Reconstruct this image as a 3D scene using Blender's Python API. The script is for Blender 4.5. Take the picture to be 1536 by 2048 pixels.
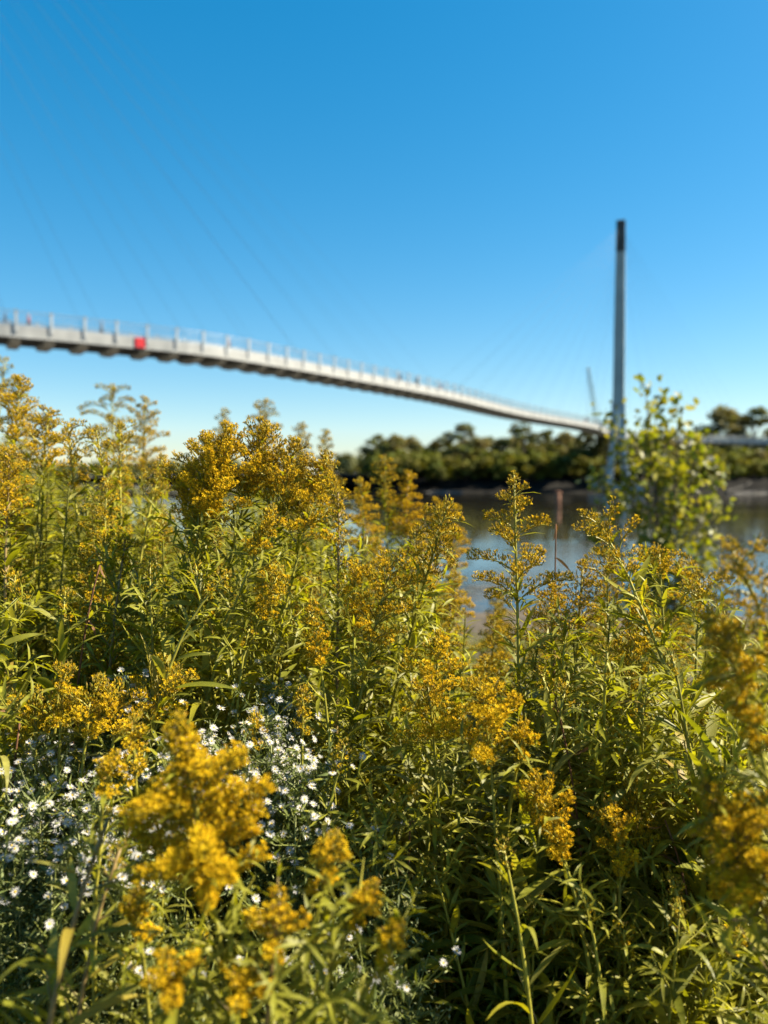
import bpy, math
import numpy as np
from mathutils import Matrix, Vector

for o in list(bpy.data.objects): bpy.data.objects.remove(o)
SC = bpy.context.scene
COL = SC.collection
PI = math.pi

# ------------------------------------------------------------------ camera, sky, sun, exposure
CAM_Z = 3.4
PITCH = math.radians(2.57)
FPX = 1536.0
cam = bpy.data.cameras.new('camera')
camo = bpy.data.objects.new('camera', cam); COL.objects.link(camo)
cam.sensor_fit = 'HORIZONTAL'; cam.sensor_width = 36.0; cam.lens = 36.0
cam.clip_start = 0.02; cam.clip_end = 9000
camo.location = (0, 0, CAM_Z); camo.rotation_euler = (PI/2 - PITCH, 0, 0)
cam.dof.use_dof = True; cam.dof.focus_distance = 1.10; cam.dof.aperture_fstop = 4.2
SC.camera = camo

SUN = Vector((0.72, 0.10, 0.69)).normalized()
world = bpy.data.worlds.new('World'); SC.world = world; world.use_nodes = True
wn = world.node_tree.nodes; wl = world.node_tree.links
bg = wn['Background']
sky = wn.new('ShaderNodeTexSky'); sky.sky_type = 'NISHITA'; sky.sun_disc = False
sky.sun_elevation = math.asin(SUN.z); sky.sun_rotation = math.atan2(SUN.x, SUN.y)
sky.air_density = 1.0; sky.dust_density = 0.5; sky.ozone_density = 2.6; sky.altitude = 300
hs = wn.new('ShaderNodeHueSaturation'); hs.inputs['Saturation'].default_value = 1.72
hs.inputs['Hue'].default_value = 0.49
gm = wn.new('ShaderNodeGamma'); gm.inputs['Gamma'].default_value = 0.73
wl.new(sky.outputs[0], gm.inputs['Color']); wl.new(gm.outputs[0], hs.inputs['Color']); wl.new(hs.outputs[0], bg.inputs['Color'])
bg.inputs['Strength'].default_value = 0.078
sl = bpy.data.lights.new('sun', 'SUN'); sl.energy = 5.0; sl.angle = math.radians(0.53); sl.color = (1.0, 0.89, 0.70)
slo = bpy.data.objects.new('sun', sl); COL.objects.link(slo)
slo.rotation_euler = SUN.to_track_quat('Z', 'Y').to_euler(); slo.location = (40, 10, 60)
vs = SC.view_settings; vs.view_transform = 'Standard'; vs.look = 'None'; vs.exposure = 1.78; vs.gamma = 1.0
SC.cycles.max_bounces = 8; SC.cycles.transmission_bounces = 4; SC.cycles.diffuse_bounces = 3; SC.cycles.glossy_bounces = 3

# ------------------------------------------------------------------ helpers
def at(px, py, depth):
    """world point seen at photo pixel (px, py) lying depth metres away along +Y"""
    x = (px - 768.0) / FPX; z = -(py - 1024.0) / FPX
    d = np.array([x, math.cos(PITCH) + z*math.sin(PITCH), -math.sin(PITCH) + z*math.cos(PITCH)])
    return np.array([0, 0, CAM_Z]) + d * (depth / d[1])

def nz(v): return v / (np.linalg.norm(v, axis=-1, keepdims=True) + 1e-12)

def mesh(name, v, t, col=None, mats=(), mi=None, smooth=True):
    me = bpy.data.meshes.new(name)
    v = np.asarray(v, np.float32); t = np.asarray(t, np.int32)
    k = t.shape[1]
    me.vertices.add(len(v)); me.vertices.foreach_set('co', v.ravel())
    me.loops.add(t.size); me.loops.foreach_set('vertex_index', t.ravel())
    me.polygons.add(len(t)); me.polygons.foreach_set('loop_start', np.arange(0, t.size, k, dtype=np.int32))
    me.polygons.foreach_set('loop_total', np.full(len(t), k, np.int32))
    me.polygons.foreach_set('use_smooth', np.full(len(t), smooth, bool))
    if mi is not None: me.polygons.foreach_set('material_index', np.asarray(mi, np.int32))
    if col is not None:
        a = me.attributes.new('col', 'FLOAT_COLOR', 'POINT')
        c = np.ones((len(v), 4), np.float32); c[:, :3] = col
        a.data.foreach_set('color', c.ravel())
    for m in mats: me.materials.append(m)
    me.update(calc_edges=True); me.validate()
    return me

def obj(name, me, parent=None, mat4=None, **kw):
    o = bpy.data.objects.new(name, me); COL.objects.link(o)
    if parent is not None: o.parent = parent
    if mat4 is not None: o.matrix_basis = mat4
    for k, v in kw.items(): o[k] = v
    return o

def thing(name, label, cat, loc=(0, 0, 0), group=None):
    o = bpy.data.objects.new(name, None); COL.objects.link(o); o.location = loc
    o.empty_display_size = 0.1
    o['label'] = label; o['category'] = cat
    if group: o['group'] = group
    return o

class Geo:
    """collects triangles (with an optional colour per vertex)"""
    def __init__(s): s.v = []; s.t = []; s.c = []; s.n = 0
    def add(s, v, t, c=None):
        v = np.asarray(v, float).reshape(-1, 3); t = np.asarray(t, int).reshape(-1, 3)
        s.v.append(v); s.t.append(t + s.n); s.n += len(v)
        if c is None: c = (0.5, 0.5, 0.5)
        c = np.asarray(c, float)
        s.c.append(np.broadcast_to(c, (len(v), 3)) if c.ndim == 1 else c)
    def box(s, c, h, R=None, col=None):
        q = np.array([[x, y, z] for x in (-1, 1) for y in (-1, 1) for z in (-1, 1)], float) * np.asarray(h)
        if R is not None: q = q @ np.asarray(R).T
        f = [(0,1,3),(0,3,2),(4,6,7),(4,7,5),(0,4,5),(0,5,1),(2,3,7),(2,7,6),(0,2,6),(0,6,4),(1,5,7),(1,7,3)]
        s.add(q + np.asarray(c), f, col)
    def tube(s, pts, rad, k=5, col=None, cap=True):
        v, t = tube(pts, rad, k, cap); s.add(v, t, col)
    def mesh(s, name, mats, smooth=True, col=True):
        return mesh(name, np.concatenate(s.v), np.concatenate(s.t), np.concatenate(s.c) if col else None, mats, smooth=smooth)

def tube(pts, rad, k=5, cap=True):
    pts = np.asarray(pts, float); n = len(pts)
    rad = np.broadcast_to(np.asarray(rad, float), (n,))
    T = nz(np.gradient(pts, axis=0))
    ref = np.array([0.0, 0.0, 1.0]) if abs(T[:, 2]).mean() < 0.8 else np.array([1.0, 0.0, 0.0])
    A = nz(np.cross(T, ref)); B = np.cross(T, A)
    an = np.arange(k) * 2*PI/k
    v = pts[:, None] + rad[:, None, None]*(np.cos(an)[None, :, None]*A[:, None] + np.sin(an)[None, :, None]*B[:, None])
    v = v.reshape(-1, 3)
    t = []
    for i in range(n-1):
        for j in range(k):
            a = i*k+j; b = i*k+(j+1) % k; t += [(a, b, b+k), (a, b+k, a+k)]
    if cap:
        v = np.vstack([v, pts[0], pts[-1]])
        for j in range(k):
            t += [(len(v)-2, (j+1) % k, j), (len(v)-1, (n-1)*k+j, (n-1)*k+(j+1) % k)]
    return v, np.array(t)

def frames(d, rng, up=None):
    """rotation matrices whose z axis is d, random roll"""
    d = nz(np.asarray(d, float)); n = len(d)
    r = rng.normal(size=(n, 3)); x = nz(np.cross(r, d)); y = np.cross(d, x)
    return np.stack([x, y, d], axis=2)

def instance(tv, tt, pos, R, sc):
    n = len(pos); k = len(tv)
    v = np.einsum('nij,kj->nki', R, tv) * np.asarray(sc)[:, None, None] + pos[:, None]
    t = tt[None] + (np.arange(n)*k)[:, None, None]
    return v.reshape(-1, 3), t.reshape(-1, 3)

# ------------------------------------------------------------------ materials
def mat(name, base=(0.5, 0.5, 0.5), rough=0.6, spec=0.5, metal=0.0):
    m = bpy.data.materials.new(name); m.use_nodes = True
    b = m.node_tree.nodes['Principled BSDF']
    b.inputs['Base Color'].default_value = (*base, 1); b.inputs['Roughness'].default_value = rough
    b.inputs['Specular IOR Level'].default_value = spec; b.inputs['Metallic'].default_value = metal
    return m
def N(m): return m.node_tree.nodes
def L(m): return m.node_tree.links
def noisy(m, c1, c2, scale, detail=4, bump=0.0, coord='Object', bscale=None, lo=0.35, hi=0.65):
    n, l = N(m), L(m); b = n['Principled BSDF']
    tc = n.new('ShaderNodeTexCoord'); nt = n.new('ShaderNodeTexNoise'); nt.inputs['Scale'].default_value = scale
    nt.inputs['Detail'].default_value = detail
    l.new(tc.outputs[coord], nt.inputs['Vector'])
    r = n.new('ShaderNodeValToRGB'); r.color_ramp.elements[0].color = (*c1, 1); r.color_ramp.elements[1].color = (*c2, 1)
    r.color_ramp.elements[0].position = lo; r.color_ramp.elements[1].position = hi
    l.new(nt.outputs['Fac'], r.inputs['Fac']); l.new(r.outputs['Color'], b.inputs['Base Color'])
    if bump:
        n2 = n.new('ShaderNodeTexNoise'); n2.inputs['Scale'].default_value = bscale or scale*3; n2.inputs['Detail'].default_value = 6
        l.new(tc.outputs[coord], n2.inputs['Vector'])
        bp = n.new('ShaderNodeBump'); bp.inputs['Strength'].default_value = bump
        l.new(n2.outputs['Fac'], bp.inputs['Height']); l.new(bp.outputs['Normal'], b.inputs['Normal'])
    return m

def leafy(name, trans=0.35, rough=0.45, spec=0.35, mode='attr', ramp=None, tcol=(1.5, 1.45, 0.3), noise=90, under=None):
    """diffuse + gloss + light passing through; colour from the attribute or from a per-leaf random ramp"""
    m = bpy.data.materials.new(name); m.use_nodes = True
    n, l = N(m), L(m); b = n['Principled BSDF']; out = n['Material Output']
    b.inputs['Roughness'].default_value = rough; b.inputs['Specular IOR Level'].default_value = spec
    if mode == 'attr':
        a = n.new('ShaderNodeAttribute'); a.attribute_name = 'col'; c = a.outputs['Color']
    else:
        oi = n.new('ShaderNodeObjectInfo'); r = n.new('ShaderNodeValToRGB')
        e = r.color_ramp.elements
        e[0].position, e[0].color = ramp[0][0], (*ramp[0][1], 1); e[1].position, e[1].color = ramp[-1][0], (*ramp[-1][1], 1)
        for p, cc in ramp[1:-1]:
            q = e.new(p); q.color = (*cc, 1)
        l.new(oi.outputs['Random'], r.inputs['Fac']); c = r.outputs['Color']
    tc = n.new('ShaderNodeTexCoord'); nt = n.new('ShaderNodeTexNoise'); nt.inputs['Scale'].default_value = noise; nt.inputs['Detail'].default_value = 3
    l.new(tc.outputs['Object'], nt.inputs['Vector'])
    mr = n.new('ShaderNodeMapRange'); mr.inputs['From Min'].default_value = .3; mr.inputs['From Max'].default_value = .7
    mr.inputs['To Min'].default_value = 0.68; mr.inputs['To Max'].default_value = 1.3
    l.new(nt.outputs['Fac'], mr.inputs['Value'])
    mx = n.new('ShaderNodeMix'); mx.data_type = 'RGBA'; mx.blend_type = 'MULTIPLY'; mx.inputs['Factor'].default_value = 1
    l.new(c, mx.inputs[6]); l.new(mr.outputs[0], mx.inputs[7]); c2 = mx.outputs[2]
    l.new(c2, b.inputs['Base Color'])
    tr = n.new('ShaderNodeBsdfTranslucent')
    mt = n.new('ShaderNodeMix'); mt.data_type = 'RGBA'; mt.blend_type = 'MULTIPLY'; mt.inputs['Factor'].default_value = 1
    l.new(c2, mt.inputs[6]); mt.inputs[7].default_value = (*tcol, 1); l.new(mt.outputs[2], tr.inputs['Color'])
    ms = n.new('ShaderNodeMixShader'); ms.inputs['Fac'].default_value = trans
    l.new(b.outputs[0], ms.inputs[1]); l.new(tr.outputs[0], ms.inputs[2]); l.new(ms.outputs[0], out.inputs['Surface'])
    return m

M_leaf = leafy('goldenrod_leaf', 0.42, 0.5, 0.32, 'rand',
               [(0.0, (0.135, 0.145, 0.013)), (0.35, (0.195, 0.198, 0.020)), (0.6, (0.25, 0.238, 0.055)), (0.86, (0.265, 0.25, 0.02)),
                (0.95, (0.30, 0.25, 0.03)), (1.0, (0.28, 0.21, 0.03))])
M_foliage = leafy('goldenrod_foliage', 0.42, 0.5, 0.3)
M_floret = leafy('goldenrod_floret', 0.24, 0.8, 0.12, tcol=(1.15, 1.05, 0.6), noise=260)
M_stem = leafy('green_stem', 0.0, 0.5, 0.3, noise=60)
M_aster = leafy('aster_petal', 0.35, 0.7, 0.15, tcol=(1, 1, 0.95), noise=200)
M_asterleaf = leafy('aster_foliage', 0.25, 0.5, 0.3)
M_far = leafy('far_tree_leaf', 0.25, 0.7, 0.1, noise=0.6)
M_sap = leafy('sapling_leaf', 0.4, 0.5, 0.35, 'rand',
              [(0.0, (0.12, 0.15, 0.016)), (0.5, (0.165, 0.18, 0.02)), (0.8, (0.21, 0.20, 0.025)), (0.86, (0.22, 0.18, 0.03)), (0.9, (0.24, 0.235, 0.18)), (1.0, (0.27, 0.26, 0.21))], noise=40)
M_bark = noisy(mat('bark', rough=0.9), (0.05, 0.035, 0.022), (0.14, 0.11, 0.08), 8, bump=0.6)
M_white = noisy(mat('white_painted_steel', rough=0.4), (0.28, 0.30, 0.31), (0.35, 0.37, 0.38), 0.7)
M_conc = noisy(mat('bridge_concrete', rough=0.85), (0.24, 0.248, 0.245), (0.32, 0.328, 0.322), 0.9, bump=0.15)
M_under = noisy(mat('dark_underside_steel', rough=0.7), (0.045, 0.04, 0.034), (0.085, 0.075, 0.065), 0.8)  # one dark tone over the whole deck slab
M_beam = noisy(mat('floor_beam_lit_beige', rough=0.7), (0.42, 0.37, 0.31), (0.55, 0.49, 0.42), 0.8)  # pale beige: bounced light is put into the beam colour
M_pylon = noisy(mat('pylon_paint', rough=0.5), (0.22, 0.27, 0.27), (0.30, 0.35, 0.345), 0.25)
M_leg = noisy(mat('pylon_leg_sky_tint', rough=0.5), (0.26, 0.32, 0.35), (0.33, 0.39, 0.42), 0.25)  # bluer and paler than the mast: sky-lit shade painted into the colour
M_cap = noisy(mat('pylon_cap_steel', rough=0.6), (0.022, 0.026, 0.028), (0.05, 0.055, 0.058), 0.6)
M_cable = mat('stay_cable', (0.05, 0.065, 0.08), 0.7)
M_rail = mat('railing_steel', (0.35, 0.37, 0.38), 0.4, metal=0.6)
M_red = noisy(mat('red_enamel', rough=0.45), (0.40, 0.008, 0.012), (0.50, 0.012, 0.018), 3)
M_rust = noisy(mat('rusty_steel', rough=0.9), (0.13, 0.055, 0.03), (0.27, 0.13, 0.075), 5, bump=0.5)
M_crane = noisy(mat('crane_paint', rough=0.6), (0.12, 0.20, 0.20), (0.19, 0.27, 0.27), 1)
M_dry = leafy('dry_stalk', 0.1, 0.8, 0.1)

# ------------------------------------------------------------------ ground, river, far bank
def gz(x, y):
    """height of the near bank"""
    y = np.asarray(y, float); x = np.asarray(x, float)
    base = np.interp(y, [-50, 0, 2.2, 5, 10, 15, 19, 24, 40], [1.95, 1.95, 1.9, 1.55, 0.95, 0.42, -0.06, -0.8, -2.5])
    return base + 0.05*np.sin(x*2.1+0.5)*np.sin(y*1.7) + 0.03*np.sin(x*5.3+y*3.1) + 0.12*np.sin(x*0.23+1)*np.clip((y-6)/8, 0, 1)

xs = np.unique(np.concatenate([np.linspace(-300, -14, 24), np.linspace(-14, 14, 113), np.linspace(14, 300, 24)]))
ys = np.unique(np.concatenate([np.linspace(-300, -4, 14), np.linspace(-4, 26, 121), [32, 40]]))
X, Y = np.meshgrid(xs, ys); Z = gz(X, Y)
rg = np.random.default_rng(3); Z = Z + rg.normal(0, 0.012, Z.shape)
def grid_faces(ny, nx):
    i = np.arange(ny-1)[:, None]*nx + np.arange(nx-1)[None]
    return np.stack([i, i+1, i+nx+1, i+nx], -1).reshape(-1, 4)
M_ground = noisy(mat('bank_soil', rough=0.95, spec=0.2), (0.045, 0.036, 0.025), (0.095, 0.078, 0.056), 3.0, 8, bump=0.8, bscale=30)
obj('ground', mesh('ground', np.stack([X, Y, Z], -1).reshape(-1, 3), grid_faces(len(ys), len(xs)), mats=[M_ground]), kind='structure')

M_water = mat('river_water', (0.020, 0.019, 0.014), 0.03, 0.5)
n, l = N(M_water), L(M_water); b = n['Principled BSDF']; b.inputs['IOR'].default_value = 1.33
tc = n.new('ShaderNodeTexCoord'); mp = n.new('ShaderNodeMapping'); mp.inputs['Scale'].default_value = (0.5, 1.4, 1)
mp.inputs['Rotation'].default_value = (0, 0, 0.12)
l.new(tc.outputs['Object'], mp.inputs['Vector'])
w1 = n.new('ShaderNodeTexNoise'); w1.inputs['Scale'].default_value = 0.9; w1.inputs['Detail'].default_value = 5; w1.inputs['Roughness'].default_value = 0.55
l.new(mp.outputs[0], w1.inputs['Vector'])
w2 = n.new('ShaderNodeTexNoise'); w2.inputs['Scale'].default_value = 0.035; w2.inputs['Detail'].default_value = 2
l.new(mp.outputs[0], w2.inputs['Vector'])
wr = n.new('ShaderNodeMapRange'); wr.inputs['From Min'].default_value = 0.42; wr.inputs['From Max'].default_value = 0.62
wr.inputs['To Min'].default_value = 0.006; wr.inputs['To Max'].default_value = 0.03
l.new(w2.outputs['Fac'], wr.inputs['Value'])
bp = n.new('ShaderNodeBump'); bp.inputs['Distance'].default_value = 1.0
l.new(wr.outputs[0], bp.inputs['Strength']); l.new(w1.outputs['Fac'], bp.inputs['Height']); l.new(bp.outputs[0], b.inputs['Normal'])
obj('river', mesh('river', [(-4000, 12, 0), (4000, 12, 0), (4000, 5000, 0), (-4000, 5000, 0)], [(0, 1, 2, 3)], mats=[M_water]), kind='structure')

# far bank: swept along the far shoreline
shore = np.array([(700, 130), (420, 150), (220, 165), (130, 172), (90, 175), (55, 176), (25, 178), (6, 186), (-3, 205), (-4, 240), (-20, 330), (-80, 480), (-260, 640), (-900, 900), (-3500, 1500)], float)
def crom(P, m):
    P = np.vstack([2*P[0]-P[1], P, 2*P[-1]-P[-2]]); out = []
    for i in range(1, len(P)-2):
        u = np.linspace(0, 1, m, endpoint=False)[:, None]; a, b_, c, d = P[i-1], P[i], P[i+1], P[i+2]
        out.append(0.5*(2*b_ + (c-a)*u + (2*a-5*b_+4*c-d)*u**2 + (3*b_-a-3*c+d)*u**3))
    return np.vstack(out + [P[-2][None]])
S2 = crom(shore, 8)
T2 = nz(np.gradient(S2, axis=0)); N2 = np.stack([T2[:, 1], -T2[:, 0]], 1)
N2[:] = np.where((N2[:, 1] < 0)[:, None], -N2, N2)
prof = [(-6, -1.0), (0, 0.0), (1.5, 0.35), (4, 0.8), (7, 2.4), (11, 3.3), (20, 3.8), (60, 4.2), (400, 5), (2500, 8)]
rows = []
for d, z in prof:
    w = np.stack([S2[:, 0]+N2[:, 0]*d, S2[:, 1]+np.maximum(N2[:, 1], 0.25 if d > 100 else N2[:, 1])*d, np.full(len(S2), z)], 1)
    w[:, 2] += rg.normal(0, 0.10 if 0 < d < 30 else 0, len(S2)); rows.append(w)
V = np.stack(rows)
M_bank = noisy(mat('far_bank_shaded_mud', rough=0.95, spec=0.05), (0.006, 0.006, 0.006), (0.016, 0.015, 0.013), 0.35, 6, bump=0.5, bscale=2)  # near-black mud: the shadow under the trees is put into its colour
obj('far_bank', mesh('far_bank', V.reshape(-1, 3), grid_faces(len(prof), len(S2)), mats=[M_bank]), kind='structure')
# pale sand bars at the far waterline
M_sand = noisy(mat('pale_sand', rough=0.95), (0.035, 0.032, 0.028), (0.06, 0.055, 0.047), 0.6, bump=0.3)
def sandbar(label, px, py, wdt, dpt):
    c = at(px, py, dpt); rng = np.random.default_rng(int(px))
    k = 22; an = np.arange(k)*2*PI/k; r = 1+0.22*rng.normal(size=k)*0.6
    ring = np.stack([c[0]+np.cos(an)*r*wdt/2, dpt+np.sin(an)*r*3.2, np.full(k, -0.15)], 1)
    ring2 = np.stack([c[0]+np.cos(an)*r*wdt/2*.6, dpt+np.sin(an)*r*1.8, np.full(k, 0.30)], 1)
    v = np.vstack([ring, ring2, [[c[0], dpt, 0.42]]]); t = []
    for j in range(k):
        a = (j+1) % k; t += [(j, a, k+a), (j, k+a, k+j), (k+j, k+a, 2*k)]
    obj('sandbar', mesh('sandbar', v, t, mats=[M_sand]), kind='structure', label=label)
sandbar('pale sandbar at the foot of the dark far bank', 890, 987, 9, 176)
sandbar('low sand spit at the far waterline on the right', 1500, 984, 9, 166)

# ------------------------------------------------------------------ the footbridge
bp_px = [(0, 649, 65.2), (140, 662, 68.3), (280, 677, 71.9), (400, 690, 75.4), (550, 714.5, 82.9), (700, 743, 94.0), (900, 784, 116.0), (1050, 822, 145.0), (1185, 847, 172.0)]
pts = [(-120, 20, 15.4), (-85, 36, 16.1), (-60, 50, 16.5), (-43.5, 59.3, 16.55)] + [tuple(at(a, b_, c)) for a, b_, c in bp_px] + [(55, 190, 15.3), (66, 207, 14.9), (92, 221, 14.4), (135, 228, 13.6), (200, 233, 12.2), (290, 238, 10)]
DP = crom(np.array(pts, float), 14)
for _ in range(6): DP[1:-1] = 0.25*DP[:-2] + 0.5*DP[1:-1] + 0.25*DP[2:]
seg = np.linalg.norm(np.diff(DP, axis=0), axis=1); AL = np.concatenate([[0], np.cumsum(seg)])
def dk(s):
    p = np.array([np.interp(s, AL, DP[:, i]) for i in range(3)])
    q = np.array([np.interp(s+0.5, AL, DP[:, i]) for i in range(3)]) - np.array([np.interp(s-0.5, AL, DP[:, i]) for i in range(3)])
    T = q/np.linalg.norm(q); R = np.array([T[1], -T[0], 0]); R /= np.linalg.norm(R)
    return p, T, R, np.array([0, 0, 1.0])
# DP is the top outer edge of the near (river-left, camera side) girder; W is the deck width away from the camera
W = 5.0
def sweep(prof, s0, s1, ds=1.6, closed=True):
    ss = np.arange(s0, s1, ds); k = len(prof); v = []
    for s in ss:
        p, T, R, U = dk(s)
        for a, h in prof: v.append(p - R*a + U*h)
    t = []
    for i in range(len(ss)-1):
        for j in range(k if closed else k-1):
            a = i*k+j; b_ = i*k+(j+1) % k; t += [(a, a+k, b_+k), (a, b_+k, b_)]
    for j in range(1, k-1): t += [(0, j, j+1), ((len(ss)-1)*k, (len(ss)-1)*k+j+1, (len(ss)-1)*k+j)]
    return np.array(v), np.array(t)
bridge = thing('footbridge', 'long white cable-stayed footbridge curving across the river to a tall slim pylon', 'bridge', (0, 0, 0))
STOT = AL[-1]
v, t = sweep([(0, 0), (0, -0.95), (0.38, -0.95), (0.38, -0.14), (0.6, -0.14), (0.6, 0)], 0, STOT)
obj('edge_girder', mesh('edge_girder', v, t, mats=[M_conc], smooth=False), bridge)
v, t = sweep([(W-.6, 0), (W-.6, -0.14), (W-.38, -0.14), (W-.38, -0.95), (W, -0.95), (W, 0)], 0, STOT)
obj('edge_girder', mesh('edge_girder_b', v, t, mats=[M_conc], smooth=False), bridge)
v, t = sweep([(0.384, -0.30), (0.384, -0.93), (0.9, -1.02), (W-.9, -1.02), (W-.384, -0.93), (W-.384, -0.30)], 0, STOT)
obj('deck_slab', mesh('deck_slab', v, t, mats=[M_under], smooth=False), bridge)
def basis(p, R, T): return Matrix(((R[0], T[0], 0, p[0]), (R[1], T[1], 0, p[1]), (R[2], T[2], 1, p[2]), (0, 0, 0, 1)))
SP = 2.8
pf = [(-0.5, -0.97), (-0.5, -1.10), (-1.5, -1.50), (-W+1.5, -1.50), (-W+.5, -1.10), (-W+.5, -0.97)]
v = np.array([(a, y, h) for y in (-0.42, 0.42) for a, h in pf]); t = []
for j in range(1, 5): t += [(0, j, j+1), (6, 6+j+1, 6+j)]
for j in range(6): a, b_ = j, (j+1) % 6; t += [(a, a+6, b_+6), (a, b_+6, b_)]
beam_me = mesh('floor_beam', v, t, mats=[M_beam], smooth=False)
g = Geo(); g.box((0, 0, 0.66), (0.05, 0.10, 0.66)); g.box((0.02, 0, 1.34), (0.08, 0.13, 0.03)); g.box((0, 0, -0.2), (0.04, 0.14, 0.24))
post_me = g.mesh('railing_post', [M_white], smooth=False, col=False)
for i, s in enumerate(np.arange(2.0, STOT-1, SP)):
    p, T, R, U = dk(s)
    obj('floor_beam', beam_me, bridge, basis(p, R, np.cross(U, R)))
    for side, off in ((0, -0.08), (1, W+0.08)):
        q = p - R*off
        obj('railing_post', post_me, bridge, basis(q, R*(1 if side == 0 else -1), np.cross(U, R)*(1 if side == 0 else -1)))
g = Geo()
for off in (0.10, W-0.10):
    ss = np.arange(0, STOT, 1.3)
    base = np.array([dk(s)[0] - dk(s)[2]*off for s in ss])
    for h, r in ((1.30, 0.035), (0.25, .012), (0.45, .012), (0.65, .012), (0.85, .012), (1.05, .012)):
        g.tube(base + [0, 0, h], r, 3)
    for s in np.arange(0.4, STOT, 0.35):
        p, T, R, U = dk(s); q = p - R*off
        g.tube([q, q+[0, 0, 1.3]], 0.016, 3, cap=False)
v, t = sweep([(0.04, 0.005), (0.04, 0.20), (0.09, 0.20), (0.09, 0.005)], 0, STOT)
obj('kick_plate', mesh('kick_plate', v, t, mats=[M_rail], smooth=False), bridge)
obj('railing_mesh', g.mesh('railing_mesh', [M_rail], col=False), bridge, kind='stuff')
# pylons
def pylon(cx, cy, ang, label):
    H0, H1 = 20.5, float(at(1243, 441, 180.5)[2])
    def ring(z, a, b_): return [(-a, -b_, z), (a, -b_, z), (a, b_, z), (-a, b_, z)]
    def loft(rings):
        v = np.array(sum(rings, [])); t = []
        for i in range(len(rings)-1):
            for j in range(4):
                a = i*4+j; c = i*4+(j+1) % 4; t += [(a, c, c+4), (a, c+4, a+4)]
        m = 4*(len(rings)-1); t += [(0, 2, 1), (0, 3, 2), (m, m+1, m+2), (m, m+2, m+3)]
        return v, t
    Mx = Matrix.Translation((cx, cy, 0)) @ Matrix.Rotation(ang, 4, 'Z')
    v, t = loft([ring(H0, 1.30, 1.25), ring(H0+1.2, 1.28, 1.2), ring(40, 1.20, 1.1), ring(H1-7.3, 1.02, 0.95)])
    p = obj('pylon', mesh('pylon_mast', v, t, mats=[M_pylon], smooth=False), bridge, Mx, label=label)
    v, t = loft([ring(H1-7.28, 1.08, 1.0), ring(H1-0.3, 1.02, 0.95), ring(H1, 0.8, 0.7)])
    obj('pylon_cap', mesh('pylon_cap', v, t, mats=[M_cap], smooth=False), p)
    for s in (-1, 1):
        rr = []
        for z, off in ((-1.5, 2.5), (5, 1.75), (11, 0.95), (H0+.4, 0.78)):
            w = 0.75 if z > 0 else 0.95
            rr.append([(s*off-w, -0.95, z), (s*off+w, -0.95, z), (s*off+w, 0.95, z), (s*off-w, 0.95, z)])
        v, t = loft(rr)
        obj('pylon_leg', mesh('pylon_leg', v, t, mats=[M_leg], smooth=False), p)
    g = Geo(); g.box((0, 0, 0.2), (6.5, 2.4, 1.5)); g.box((0, 0, 1.85), (6.2, 2.1, 0.16))
    obj('pylon_footing', g.mesh('pylon_footing', [M_conc], smooth=False, col=False), p)
    return np.array([cx, cy, H1-1.5])
ca = at(1235, 900, 180.5)
far_top = pylon(ca[0]+0.1, 180.5, math.radians(-20), 'slim grey far pylon with a dark cap beside the sapling')
near_top = pylon(-41.5, 55.6, math.radians(35), 'near pylon of the same bridge, left of view')
s_near = AL[np.argmin(np.linalg.norm(DP[:, :2]-near_top[:2], axis=1))]; s_far = AL[np.argmin(np.linalg.norm(DP[:, :2]-far_top[:2], axis=1))]
span = s_far-s_near
for top, s_b, sg in ((near_top, s_near, 1), (far_top, s_far, -1), (near_top, s_near, -1), (far_top, s_far, 1)):
    for i in range(1, 11):
        for off in (-0.05, W+0.05):
            s = s_b + sg*(span*0.5*(i-0.3)/10)
            if not (1 < s < STOT-1): continue
            p, T, R, U = dk(s); e = p - R*off + [0, 0, 0.1]
            tp = top + np.array([0, 0, -5.0+0.5*i]) 
            g = Geo(); g.tube([e, tp], 0.011, 4)
            obj('stay_cable', g.mesh('stay_cable', [M_cable], col=False), bridge)
# red panel on the girder face
s_red = AL[np.argmin(np.linalg.norm(DP - at(284, 677, 72.0), axis=1))]
p, T, R, U = dk(s_red)
g = Geo(); g.box((0.06, 0, -0.42), (0.05, 0.42, 0.42)); g.box((0.02, 0, -0.42), (0.04, 0.46, 0.46))
obj('navigation_panel', g.mesh('navigation_panel', [M_red], smooth=False, col=False), bridge, basis(p, R, np.cross(U, R)), label='square red panel fixed to the pale girder')

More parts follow.
